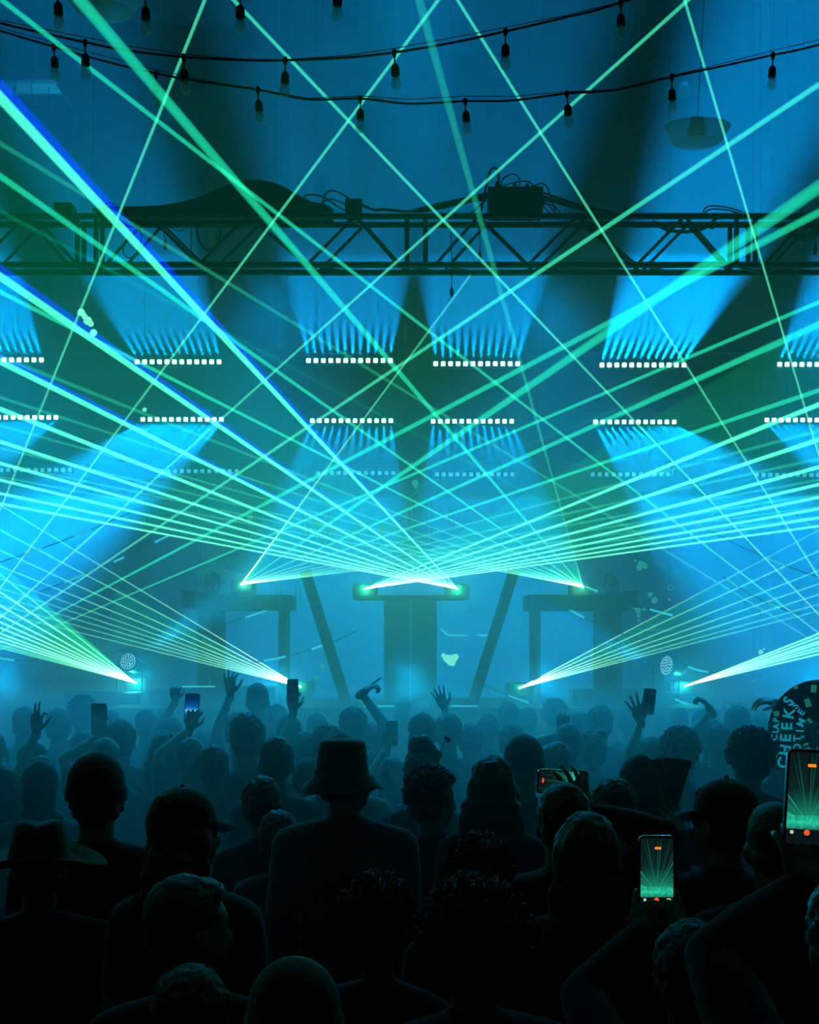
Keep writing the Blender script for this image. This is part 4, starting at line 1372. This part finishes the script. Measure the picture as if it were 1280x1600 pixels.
# ================================================================ the crowd, front to back
M['phone_body'] = mat('phone_body', (0.01, 0.01, 0.012), 0.25, 0.3)
M['mark_red'] = emit('mark_red', (1.0, 0.10, 0.03), 0.9)
M['mark_orange'] = emit('mark_orange', (1.0, 0.25, 0.02), 1.1)
M['mark_green'] = emit('mark_green', (0.35, 0.9, 0.05), 0.7)
M['mark_white'] = emit('mark_white', (0.6, 0.9, 0.6), 0.7)
M['mark_blue'] = emit('mark_blue', (0.01, 0.06, 0.35), 0.6)
M['lens'] = mat('camera_lens', (0.02, 0.03, 0.04), 0.1, 0.2)


def screen_mat(name, style):
    """the live picture on a phone's screen, drawn procedurally in object space"""
    m = bpy.data.materials.new(name)
    nt = nodes(m); nt.nodes.remove(nt.nodes['Principled BSDF'])
    N, L = nt.nodes.new, nt.links.new

    def math_(op, a, b=None, clamp=False):
        n = N('ShaderNodeMath'); n.operation = op; n.use_clamp = clamp
        for i, q in enumerate((a, b)):
            if q is None: continue
            if isinstance(q, (int, float)): n.inputs[i].default_value = q
            else: L(q, n.inputs[i])
        return n.outputs[0]
    tc = N('ShaderNodeTexCoord'); sp = N('ShaderNodeSeparateXYZ')
    L(tc.outputs['Object'], sp.inputs[0])
    x, z = sp.outputs[0], sp.outputs[2]          # screen is about +-0.033 by +-0.07
    if style == 'blue':
        zz = math_('MULTIPLY', z, 1 / 0.07)
        g = math_('SUBTRACT', 1.0, math_('ABSOLUTE', math_('ADD', zz, 0.15)), True)
        g = math_('POWER', g, 1.8)
        g2 = math_('POWER', g, 8.0)
        n = N('ShaderNodeTexNoise'); n.inputs['Scale'].default_value = 120
        L(tc.outputs['Object'], n.inputs['Vector'])
        cr = N('ShaderNodeCombineColor')
        L(math_('MULTIPLY', g2, 0.15), cr.inputs[0]); L(math_('ADD', math_('MULTIPLY', g, 0.18), math_('MULTIPLY', g2, 0.7)), cr.inputs[1])
        L(math_('ADD', math_('MULTIPLY', g, 0.75), 0.05), cr.inputs[2])
        col = cr.outputs[0]; st = 1.0
    else:
        zz = math_('MULTIPLY', z, 1 / 0.07)      # -1 .. 1
        xx = math_('MULTIPLY', x, 1 / 0.033)
        # rays fanning from a point low on the screen
        ang = math_('ARCTAN2', xx, math_('ADD', zz, 0.55))
        w1 = N('ShaderNodeTexNoise'); w1.noise_dimensions = '1D'; w1.inputs['Scale'].default_value = 9.0; w1.inputs['Detail'].default_value = 4
        L(ang, w1.inputs['W'])
        rays = math_('POWER', math_('MULTIPLY', w1.outputs['Fac'], 1.45, ), 9.0, True)
        up = math_('GREATER_THAN', zz, -0.42)
        fade = math_('SUBTRACT', 1.15, math_('ADD', math_('MULTIPLY', zz, 0.75), 0.3), True)
        rays = math_('MULTIPLY', math_('MULTIPLY', rays, fade), up)
        band = math_('SUBTRACT', 1.0, math_('ABSOLUTE', math_('MULTIPLY', math_('ADD', zz, 0.42 + 0.12), 6.0)), True)
        n = N('ShaderNodeTexNoise'); n.inputs['Scale'].default_value = 140
        L(tc.outputs['Object'], n.inputs['Vector'])
        band = math_('MULTIPLY', math_('POWER', band, 0.5), math_('MULTIPLY', n.outputs['Fac'], 1.6))
        hz_ = math_('MULTIPLY', math_('POWER', math_('SUBTRACT', 1.0, math_('ABSOLUTE', math_('MULTIPLY', math_('ADD', zz, 0.35), 1.5)), True), 2.0), 0.25)
        v = math_('ADD', math_('ADD', math_('MULTIPLY', rays, 0.45), math_('MULTIPLY', band, 0.8)), hz_)
        low = math_('GREATER_THAN', zz, -0.70)
        v = math_('MULTIPLY', v, low)
        cr = N('ShaderNodeCombineColor')
        L(math_('ADD', math_('MULTIPLY', v, 0.02), 0.003), cr.inputs[0]); L(math_('ADD', math_('MULTIPLY', v, 0.75), 0.008), cr.inputs[1])
        L(math_('ADD', math_('MULTIPLY', v, 0.45), 0.010), cr.inputs[2])
        col = cr.outputs[0]; st = 0.9
    e = N('ShaderNodeEmission'); L(col, e.inputs[0]); e.inputs[1].default_value = st
    L(e.outputs[0], nt.nodes['Material Output'].inputs[0])
    m.cycles.emission_sampling = 'NONE'
    return m


M['screen_show'] = screen_mat('screen_show', 'show')
M['screen_blue'] = screen_mat('screen_blue', 'blue')


def phone(c, label, wdt=0.075, scr='screen_show', roll=0.0, face=-1, marks='full', yaw=0.0, pitch=0.0):
    """phone centred at c, upright; face -1: its screen looks back at the camera"""
    t = thing('phone', label, 'phone', c)
    t.rotation_euler = (pitch, roll, yaw)
    k = wdt / 0.075
    t.scale = (k, k, k)
    b = box(B(), (0, 0, 0), (0.075, 0.009, 0.155))
    es = [e for e in b.edges if abs(e.verts[0].co.y - e.verts[1].co.y) > 0.005]
    bmesh.ops.bevel(b, geom=es, offset=0.011, segments=4, affect='EDGES', profile=0.5)
    obj('case', b, M['phone_body'], t)
    if scr:
        b = box(B(), (0, 0, 0), (0.067, 0.0012, 0.145))
        es = [e for e in b.edges if abs(e.verts[0].co.y - e.verts[1].co.y) > 0.0005]
        bmesh.ops.bevel(b, geom=es, offset=0.006, segments=3, affect='EDGES', profile=0.5)
        s_ = obj('screen', b, M[scr], t); s_.location = (0, -0.0050, 0)
        if marks == 'full':
            for nm, x, z, sx, sz, mt in (('record_marker', 0.002, 0.052, 0.017, 0.006, 'mark_orange'),
                                         ('shutter_button', -0.001, -0.054, 0.0095, 0.0095, 'mark_red'),
                                         ('thumbnail', -0.025, -0.054, 0.006, 0.006, 'mark_white'),
                                         ('flip_button', 0.024, -0.054, 0.010, 0.007, 'mark_green')):
                q = lathe(B(), [(0, 0.0006), (0.5, 0.0006), (0.5, 0.0), (0, 0)], n=14, rot=Matrix.Rotation(math.pi / 2, 3, 'X'))
                for v in q.verts: v.co.x *= sx; v.co.z *= sz
                if nm == 'record_marker':
                    q.free(); q = box(B(), (0, 0, 0), (0.013, 0.001, 0.0048), bevel=0.0004)
                o = obj(nm, q, M[mt], s_); o.location = (x, -0.0008, z)
    for q_, (x, z) in enumerate(((-0.022, 0.06), (-0.022, 0.04), (-0.006, 0.05))):
        o = obj('camera_lens', lathe(B(), [(0, 0.0022), (0.0065, 0.0022), (0.0068, 0.0), (0, 0)], n=12, rot=Matrix.Rotation(-math.pi / 2, 3, 'X')), M['lens'], t, True)
        o.location = (x, 0.0047, z)
    return t


def arm_to(w, d, n, **k):
    q = dict(w=tuple(w), d=tuple(d), n=tuple(n)); q.update(k); return q


# ---- special poses first (they need their own bodies) ----
def raiser(px, ytop, wpx, hair, label, hand_px, hand_py, side, dY=0.25, d=(0, 0.1, 1), n=(0, 1, 0), female=False, cloth='a', curl=0.3,
           spread=0.3, hold=False, hat=None, shirt='tee', Y=None, hint=None, other=None, rz=0.0, turn=0.0, fist=False):
    X_, Y_, s_ = placed(px, ytop, wpx, hat or hair, Y)
    w = local_target(hand_px, hand_py, Y_ + dY, X_, Y_, s_, rz)
    A_ = arm_to(w, d, n, curl=curl, spread=spread, hold=hold, fist=fist, hint=hint or (side * 0.8, -0.4, -0.3))
    kw = {('armR' if side > 0 else 'armL'): A_}
    if other:
        w2 = local_target(other[0], other[1], Y_ + dY, X_, Y_, s_, rz)
        kw['armL' if side > 0 else 'armR'] = arm_to(w2, other[2], other[3], curl=other[4], hold=True, hint=(-side * 0.8, -0.3, -0.6))
    bd = human(female, head_turn=turn, shirt=shirt, **kw)
    t = person(px, ytop, wpx, hair, label, bd, cloth, hat, rz, Y_)
    # where the wrist really ended, in the world
    for sd, AA, el, wr in bd['arms']:
        if sd == side:
            Wp = t.matrix_basis @ wr if False else (Matrix.Translation(t.location) @ Matrix.Rotation(rz, 4, 'Z') @ Matrix.Scale(t.scale[0], 4)) @ wr
    return t, Wp, t.scale[0]


def hand_centre(Wp, s, d, n, along=0.075, out=0.022):
    d = V(*d).normalized(); n = V(*n).normalized()
    return Wp + (d * along + n * out) * s


# hand-in-air people. d: finger direction, n: the way the palm looks
raiser(66, 1178, 46, 'short', 'person at the far left raising a hand with two fingers up', 66, 1112, -1, 0.30, (0.0, 0.05, 1), (0.2, 1, 0), curl=[0.75, 0.05, 0.05, 0.7], spread=0.1)
raiser(372, 1112, 44, 'full', 'person left of centre whose bare arm reaches straight up, fingers curled', 366, 1062, -1, 0.30, (-0.05, 0.05, 1), (0.3, 1, 0), curl=[0.45, 0.4, 0.15, 0.1], spread=0.2)
t_, W_, s_ = raiser(478, 1140, 42, 'short', 'person whose raised arm holds a dark phone against the laser source', 462, 1090, -1, 0.30, (-0.05, 0.05, 1), (0.2, 1, 0), curl=0.75, hold=True)
phone(W_ + V(-0.005, 0.035, 0.13) * s_, 'dark phone held up in front of the low laser left of centre', scr=None)
t_, W_, s_ = raiser(300, 1150, 46, 'short', 'person whose raised hand holds a small blue lit phone', 296, 1140, -1, 0.28, (0.25, 0.05, 1), (0.1, 1, 0), curl=0.75, hold=True)
phone(P(300, 1107, W_.y + 0.03), 'phone with a bright blue screen held up at the left', wdt=0.085, scr='screen_blue', marks=None, roll=math.radians(4))
raiser(268, 1118, 38, 'short', 'far person at the left with one fist up, beside the blue lit phone', 275, 1092, -1, 0.25, (0, 0, 1), (0, 1, 0), curl=1.2, fist=True)
raiser(552, 1102, 46, 'full', 'person left of centre pointing a hand up to the right', 565, 1084, 1, 0.25, (0.8, 0.05, 0.6), (0.2, 0.2, -0.9), curl=[0.05, 0.9, 1.0, 1.0], hint=(0.8, -0.5, -0.6))
raiser(735, 1128, 42, 'flat', 'person right of centre with a slanting raised arm ending in a hand', 694, 1080, -1, 0.35, (-0.35, 0.05, 0.93), (0, 1, 0), curl=0.2, hint=(0.8, -0.4, -0.5))
t_, W_, s_ = raiser(1020, 1150, 48, 'full', 'person right of centre lifting an open hand and a phone', 1005, 1110, -1, 0.30, (-0.25, 0.05, 1), (0, 1, 0.1), curl=0.15, spread=0.5)
phone(P(1014, 1096, W_.y + 0.05), 'dark phone beside the open raised hand, right of centre', scr=None, roll=math.radians(6))
raiser(1215, 1140, 48, 'short', 'person at the right with a bent raised arm and hand over the head', 1207, 1062, 1, 0.25, (-0.9, 0.05, 0.25), (0, 0.3, -1), curl=0.5, hint=(1, -0.2, 0.2))
raiser(1122, 1128, 42, 'short', 'far person at the right with a small curled hand up', 1112, 1112, -1, 0.22, (-0.5, 0.05, 0.8), (-0.5, 0.2, -0.8), curl=0.8)
t_, W_, s_ = raiser(612, 1180, 44, 'long', 'person left of centre holding a dark phone up in front of the chest', 606, 1165, -1, 0.28, (0.1, 0.05, 1), (0, 1, 0), curl=0.7, hold=True, female=True)
phone(P(612, 1146, W_.y + 0.03), 'dark phone with a bright top edge right of the bucket hat', scr=None)
t_, W_, s_ = raiser(165, 1150, 46, 'short', 'person at the left holding a dark phone above the crowd', 156, 1150, -1, 0.28, (0.0, 0.05, 1), (0, 1, 0), curl=0.7, hold=True)
phone(P(155, 1124, W_.y + 0.03), 'dark phone held up beside the curly head, left', wdt=0.09, scr=None)
t_, W_, s_ = raiser(888, 1128, 44, 'short', 'far person right of centre holding a tiny lit phone', 880, 1146, -1, 0.28, (0.0, 0.05, 1), (0, 1, 0), curl=0.7, hold=True)
phone(P(877, 1134, W_.y + 0.03), 'tiny lit phone in the far crowd right of centre', wdt=0.065, scr='screen_blue', marks=None)

t_, WF2, s_ = raiser(1000, 1173, 72, 'long', 'person in a dark hood right of centre, one hand on the half open fan', 1062, 1306, 1, -0.12, (-0.3, 0.1, 1), (-0.2, 1, 0), curl=0.35, spread=0.35, hat='hood', shirt='hoodie', hint=(1, -0.3, -0.6))
t_, WF1, s_ = raiser(1275, 1176, 54, 'full', 'person at the right edge holding up the round printed hand fan', 1286, 1168, 1, -0.10, (-0.1, 0.05, 1), (0, 1, 0), curl=0.9, hold=True, hint=(1, -0.3, -0.6))
# the man holding his phone sideways
X_, Y_, s_ = placed(885, 1212, 90, 'short', 4.0)
t_, W_, s_ = raiser(880, 1218, 74, 'short', 'man right of centre filming with a phone held sideways by one hand', 914, 1272, 1, 0.22, (-0.28, -0.05, 1), (-0.3, 1, 0), curl=[0.25, 0.3, 0.35, 0.4], hold=True, shirt='hoodie', Y=4.0, hint=(1, -0.3, -0.3))
ph = phone(P(879, 1222, W_.y + 0.035), 'phone held sideways with a green stage picture on its screen', wdt=0.082, scr='screen_show', marks=None, roll=math.radians(-88))
q = lathe(B(), [(0, 0.0006), (0.5, 0.0006), (0.5, 0.0), (0, 0)], n=14, rot=Matrix.Rotation(math.pi / 2, 3, 'X'))
for v in q.verts: v.co.x *= 0.016; v.co.z *= 0.006
o = obj('record_marker', q, M['mark_red'], ph); o.location = (0.004, -0.0060, 0.060)

# the person with the upright phone in the foreground, right
t_, W_, s_ = raiser(1080, 1432, 124, 'full', 'person in the right foreground filming with both arms up, phone in portrait', 1000, 1462, -1, 0.36, (0.25, 0.05, 1), (0.3, 1, 0), curl=0.75, hold=True, shirt='hoodie', Y=2.75, hint=(-1, -0.3, -0.5),
                    other=(1058, 1460, (-0.25, 0.05, 1), (-0.3, 1, 0), 0.75))
phone(P(1026, 1364, W_.y + 0.005), 'phone held upright showing the laser show, foreground right', wdt=0.0262 * 2 * W_.y / 2 * 0.99 if False else 57 / F * W_.y, scr='screen_show')

# the near person at the right edge, mostly outside the frame
t_, W_, s_ = raiser(1340, 1350, 150, 'full', 'person cut by the right frame edge whose dark hand holds a lit phone', 1258, 1385, -1, 0.34, (-0.12, 0.05, 1), (0, 1, 0), curl=0.75, hold=True, shirt='jacket', Y=2.3, hint=(-1, -0.3, -0.5))
phone(P(1263, 1247, W_.y + 0.0), 'large lit phone cut by the right frame edge', wdt=74 / F * W_.y, scr='screen_show', roll=math.radians(3))

# ---- foreground ----
person(62, 1283, 205, 'short', 'person in a wide brimmed hat at the left edge of the foreground', 'mj', 'a', 'fedora', rz=math.radians(10))
person(460, 1489, 135, 'fitted', 'person in a close fitting beanie with a lit rim, bottom left of centre', 'm', 'a', 'beanie', Y=2.35)
person(300, 1502, 140, 'full', 'dark round head at the bottom edge, left of the beanie', 'm', 'a')
person(738, 1366, 190, 'afro', 'person with a large curly head of hair in the centre foreground', 'mh', 'a', Y=2.85)
person(592, 1364, 118, 'curly', 'person with soft dark curls, foreground left of the large curly head', 'f', 'a')
person(297, 1361, 112, 'short', 'person in profile with nose to the right, foreground left', 'mt', 'a')
person(152, 1172, 110, 'full', 'tall person in a dark beanie with thick hair, left', 'mj', 'a', 'beanie', rz=0.1)
person(292, 1227, 98, 'longwide', 'person in a cap with long hair and a lit shoulder edge, left of centre', 'ft', 'b', 'cap', rz=0.0)
person(540, 1155, 108, 'short', 'person in a bucket hat and jacket at the centre left', 'mjt', 'b', 'bucket', rz=math.radians(-8), Y=4.9)
person(749, 1302, 104, 'curly', 'person with lit curls just behind the large curly head', 'm', 'a')
person(918, 1263, 116, 'longbig', 'person with long straight dark hair, right of centre foreground', 'f', 'a')
person(1128, 1213, 94, 'short', 'person in a cap facing left with raised collar, right', 'ml', 'a', 'cap')
person(1210, 1250, 92, 'buzz', 'person with a smooth round head beside the large lit phone', 'm', 'a')
# ---- middle distance ----
person(958, 1212, 74, 'full', 'person with a round dark head right of the sideways phone', 'f', 'a')
person(770, 1178, 84, 'longwide', 'person with broad long hair right of centre', 'f', 'a')
person(818, 1145, 68, 'fitted', 'person in a smooth round beanie behind the broad long hair', 'm', 'b', 'beanie')
person(800, 1129, 44, 'flat', 'person with a flat topped head behind the round beanie', 'm', 'a')
person(658, 1146, 62, 'topbun', 'person with hair piled up and a twig in it at the centre', 'f', 'a')
person(678, 1196, 82, 'curly', 'person in profile facing right below the piled up hair', 'mt', 'a')
person(634, 1253, 66, 'bob', 'person with a small rounded head right of the bucket hat shoulder', 'f', 'a')
person(437, 1263, 68, 'flat', 'person with lit edge hair left of the bucket hat shoulder', 'f', 'b')
person(407, 1210, 72, 'full', 'person with a large round head left of the bucket hat', 'f', 'a', rz=0.4)
person(484, 1182, 56, 'fitted', 'person in a beanie just left of the bucket hat', 'm', 'a', 'beanie')
person(432, 1147, 56, 'short', 'person with straight cut hair left of centre', 'f', 'a')
person(384, 1156, 42, 'ponytail', 'person with a ponytail left of centre', 'f', 'b')
person(334, 1161, 50, 'short', 'person with short rim lit hair left of the ponytail', 'm', 'a')
person(259, 1140, 60, 'longwide', 'person with long loose hair spreading over the shoulders, left', 'f', 'a')
person(190, 1122, 48, 'full', 'person with neat dark hair left of the long loose hair', 'm', 'a')
person(132, 1138, 44, 'bob', 'person with a smooth bob, left', 'f', 'b')
person(52, 1158, 48, 'short', 'person in a cap at the left edge below the raised hand', 'm', 'a', 'cap')
person(64, 1184, 62, 'short', 'person in a light edged hood at the left edge', 'mh', 'b', 'hood')
person(92, 1208, 50, 'long', 'person with long hair beside the tall dark beanie', 'f', 'b')
person(6, 1190, 56, 'long', 'person with fair lit hair cut by the left frame edge', 'f', 'c')
person(-12, 1140, 48, 'long', 'person with long hair mostly outside the left frame edge', 'f', 'a')
person(130, 1087, 46, 'curly', 'person with curly hair in the far left crowd', 'm', 'a')
person(92, 1105, 42, 'full', 'far person right of the two fingered hand', 'm', 'a')
person(40, 1102, 38, 'short', 'far person at the left edge', 'm', 'a')
person(40, 1136, 36, 'short', 'person behind the wrist of the two fingered hand', 'f', 'a')
person(171, 1107, 36, 'short', 'far person right of the far left curly hair', 'm', 'b')
person(229, 1107, 36, 'short', 'far person left of the lifted fist', 'm', 'a')
person(253, 1104, 30, 'short', 'far small head left of the lifted fist', 'f', 'b')
person(318, 1139, 42, 'bob', 'person below the blue lit phone', 'f', 'c')
person(403, 1066, 38, 'buzz', 'tall far person standing above the others left of centre', 'm', 'a')
person(434, 1099, 40, 'full', 'far person right of the tall one', 'm', 'a')
person(387, 1114, 56, 'flat', 'person in a cap behind the ponytail', 'm', 'b', 'cap')
person(452, 1115, 42, 'short', 'person under the arm with the dark phone', 'm', 'a')
person(512, 1135, 56, 'curly', 'person with tousled hair left of the bucket hat top', 'f', 'a')
person(532, 1141, 66, 'full', 'person in a pale hood just behind the bucket hat', 'mh', 'c', 'hood')
person(497, 1111, 36, 'short', 'far person between the dark phone and the pointing hand', 'm', 'a')
person(580, 1128, 46, 'flat', 'person right of the bucket hat with flat hair', 'm', 'b')
person(630, 1092, 30, 'spiky', 'far person with spiky hair at the centre of the stage edge', 'm', 'a')
person(659, 1093, 26, 'short', 'far small head right of the spiky hair', 'm', 'b')
person(660, 1113, 48, 'fitted', 'person in a cap at centre behind the piled up hair', 'm', 'a', 'cap')
person(700, 1113, 46, 'full', 'person beside the centre cap, dark round head', 'm', 'a')
person(762, 1113, 36, 'short', 'far person right of the slanting raised arm', 'f', 'a')
person(795, 1096, 36, 'full', 'far person right of centre, round head', 'm', 'a')
person(824, 1103, 32, 'short', 'far person next to the round head, right of centre', 'm', 'b')
person(867, 1092, 40, 'curly', 'far person with curly hair above the tiny lit phone', 'm', 'a')
person(905, 1110, 36, 'short', 'far person right of the tiny lit phone', 'f', 'a')
person(937, 1100, 42, 'full', 'far person above the space buns', 'm', 'a')
person(869, 1156, 48, 'short', 'person above the sideways phone with a pale top', 'm', 'c')
person(927, 1137, 42, 'spacebuns', 'person with two hair buns, right of centre', 'f', 'b')
person(902, 1165, 40, 'bob', 'person left of the two hair buns', 'f', 'a')
person(966, 1161, 36, 'curly', 'person with light curls beside the dark hood', 'f', 'c')
person(983, 1103, 38, 'full', 'far person left of the open raised hand', 'm', 'a')
person(1036, 1116, 30, 'cap' and 'short', 'far person right of the open raised hand', 'm', 'a', 'cap')
person(1061, 1104, 30, 'buzz', 'far person with a round head, right crowd', 'm', 'a')
person(1098, 1107, 38, 'fitted', 'far person in a beanie, right crowd', 'm', 'a', 'beanie')
person(1062, 1136, 62, 'curly', 'person with flat topped curls, right crowd', 'm', 'a')
person(1000, 1149, 50, 'longwide', 'person with light hair left of the flat topped curls', 'f', 'b')
person(1026, 1170, 40, 'short', 'person in a light edged hood behind the folded fan', 'mh', 'c', 'hood')
person(1110, 1122, 44, 'full', 'person with full hair right of the flat topped curls', 'm', 'a')
person(1133, 1150, 46, 'bob', 'person with pale hair left of the big curls, right', 'f', 'c')
person(1152, 1101, 44, 'band' and 'full', 'person wearing glasses pushed up on the head, right crowd', 'm', 'a')
person(1170, 1136, 72, 'curly', 'person with big dark curls left of the round hand fan', 'm', 'a')
person(1188, 1112, 34, 'short', 'far person right of the glasses on the head', 'm', 'b')
person(1240, 1128, 34, 'short', 'far person behind the round hand fan', 'f', 'a')

# ================================================================ the two hand fans
M['fan_dark'] = mat('fan_cloth', (0.012, 0.016, 0.018), 0.8, 0, 0.2, 60)
M['fan_print'] = emit('fan_ink_painted_light', (0.004, 0.23, 0.32), 1.0)  # backlight through the cloth, put into the letters as emission
M['fan_green'] = emit('fan_ink_green_painted_light', (0.01, 0.16, 0.11), 0.8)  # green patches likewise carry their backlight as emission
FY = WF1.y - 0.03
kf = FY / F
hub = P(1281, 1143, FY)
t = thing('hand_fan', 'round open hand fan with printed words at the right edge', 'fan', hub)
NB = 26
for i in range(NB):
    a0 = math.radians(62 + i * 7.6); a1 = math.radians(62 + (i + 1) * 7.6 + 0.5)
    bm = B()
    r0, r1 = 14 * kf, 81 * kf
    am = (a0 + a1) / 2
    q = []
    for th_ in (-0.0006, 0.0006):
        for (a, r_, yy) in ((a0, r0, 0.0), (a0, r1, 0.004), (am, r1 * 1.004, -0.004), (a1, r1, 0.004), (a1, r0, 0.0), (am, r0, -0.002)):
            q.append(bm.verts.new((r_ * math.cos(a), yy + th_, r_ * math.sin(a))))
    for o6 in (0, 6):
        bm.faces.new([q[o6 + k2] for k2 in (0, 1, 2, 5)]); bm.faces.new([q[o6 + k2] for k2 in (5, 2, 3, 4)])
    bmesh.ops.recalc_face_normals(bm, faces=bm.faces[:])
    obj('pleat', bm, M['fan_dark'], t)
    if i % 2 == 0:
        obj('rib', tube(B(), [(0, 0.004, 0), (r1 * 0.97 * math.cos(a0), 0.006, r1 * 0.97 * math.sin(a0))], [0.005, 0.0025], 5), M['rubber'], t)
obj('pivot', lathe(B(), [(0, 0.008), (0.012, 0.008), (0.012, -0.008), (0, -0.008)], n=12, rot=Matrix.Rotation(math.pi / 2, 3, 'X')), M['filament'], t)


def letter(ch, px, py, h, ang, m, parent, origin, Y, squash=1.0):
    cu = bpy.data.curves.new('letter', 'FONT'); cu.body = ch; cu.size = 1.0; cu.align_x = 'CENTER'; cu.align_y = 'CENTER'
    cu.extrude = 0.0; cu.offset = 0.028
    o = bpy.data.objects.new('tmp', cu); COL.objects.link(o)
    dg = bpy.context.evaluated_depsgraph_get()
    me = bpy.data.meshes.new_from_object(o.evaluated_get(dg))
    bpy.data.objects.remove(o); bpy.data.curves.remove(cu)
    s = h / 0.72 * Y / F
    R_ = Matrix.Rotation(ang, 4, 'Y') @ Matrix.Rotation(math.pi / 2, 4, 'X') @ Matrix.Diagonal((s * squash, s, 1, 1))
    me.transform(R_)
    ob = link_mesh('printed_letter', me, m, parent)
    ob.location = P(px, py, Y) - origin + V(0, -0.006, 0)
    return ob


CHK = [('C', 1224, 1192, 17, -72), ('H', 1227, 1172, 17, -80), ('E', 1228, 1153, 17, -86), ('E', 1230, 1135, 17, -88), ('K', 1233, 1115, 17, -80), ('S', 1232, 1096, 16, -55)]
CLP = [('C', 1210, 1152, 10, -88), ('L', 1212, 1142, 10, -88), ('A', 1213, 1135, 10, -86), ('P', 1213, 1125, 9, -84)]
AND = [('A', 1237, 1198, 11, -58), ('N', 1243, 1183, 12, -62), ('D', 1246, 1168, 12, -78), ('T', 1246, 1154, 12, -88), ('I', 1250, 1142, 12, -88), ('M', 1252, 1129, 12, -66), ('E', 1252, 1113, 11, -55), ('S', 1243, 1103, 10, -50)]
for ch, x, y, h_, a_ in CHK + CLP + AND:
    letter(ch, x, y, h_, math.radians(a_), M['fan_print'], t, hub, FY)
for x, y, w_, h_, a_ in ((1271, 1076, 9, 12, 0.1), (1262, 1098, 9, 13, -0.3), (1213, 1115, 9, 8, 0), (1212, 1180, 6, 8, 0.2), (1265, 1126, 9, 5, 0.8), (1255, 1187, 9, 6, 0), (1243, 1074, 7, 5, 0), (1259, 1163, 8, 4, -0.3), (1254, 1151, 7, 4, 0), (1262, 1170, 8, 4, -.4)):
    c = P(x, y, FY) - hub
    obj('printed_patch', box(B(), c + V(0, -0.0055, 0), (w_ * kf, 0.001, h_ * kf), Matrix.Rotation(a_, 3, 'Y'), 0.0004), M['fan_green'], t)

# the folded dark fan held up right of the hood
FY2 = WF2.y + 0.045
k2 = FY2 / F
hub2 = P(1046, 1296, FY2)
t = thing('hand_fan', 'dark half open hand fan held up right of the hood', 'fan', hub2)
for i in range(10):
    a0 = math.radians(72 + i * 3.6); a1 = math.radians(72 + (i + 1) * 3.6 + 0.4)
    r1 = 112 * k2
    bm = B(); q = []
    for th_ in (-0.0007, 0.0007):
        for a, r_, yy in ((a0, 0.03, 0), (a0, r1, 0.004), ((a0 + a1) / 2, r1, -0.004), (a1, r1, 0.004), (a1, 0.03, 0), ((a0 + a1) / 2, 0.03, -0.002)):
            q.append(bm.verts.new((r_ * math.cos(a), yy + th_, r_ * math.sin(a))))
    for o6 in (0, 6):
        bm.faces.new([q[o6 + j] for j in (0, 1, 2, 5)]); bm.faces.new([q[o6 + j] for j in (5, 2, 3, 4)])
    bmesh.ops.recalc_face_normals(bm, faces=bm.faces[:])
    obj('pleat', bm, M['fan_dark'], t)
obj('guard', tube(B(), [(0, 0.006, 0), (112 * k2 * math.cos(math.radians(72)), 0.006, 112 * k2 * math.sin(math.radians(72)))], [0.006, 0.004], 6), M['rubber'], t)
# small things worn or carried
t = thing('glasses', 'dark glasses pushed up on a far head, right crowd', 'glasses', P(1146, 1103, 8.0))
for s in (-1, 1):
    obj('lens_rim', tube(B(), [V(s * 0.032 + 0.026 * math.cos(a), 0, 0.02 * math.sin(a)) for a in [2 * math.pi * q / 12 for q in range(13)]], 0.003, 5, False), M['filament'], t, True)
obj('bridge', tube(B(), [(-0.008, 0, 0.006), (0.008, 0, 0.006)], 0.003, 5), M['filament'], t)
t = thing('twig', 'small twig with leaves stuck in the piled up hair', 'twig', P(690, 1172, 5.6))
obj('stem', tube(B(), [(0, 0, 0), (0.006, 0, 0.025), (0.024, 0, 0.048)], 0.0014, 5), M['rubber'], t)
for (x, z) in ((0.024, 0.05), (0.03, 0.038), (0.016, 0.056), (0.034, 0.046)):
    obj('leaf', lathe(B(), [(0, -0.010), (0.006, 0), (0, 0.010)], (x, 0, z), 6, Matrix.Rotation(x * 40, 3, 'Y')), M['rubber'], t)
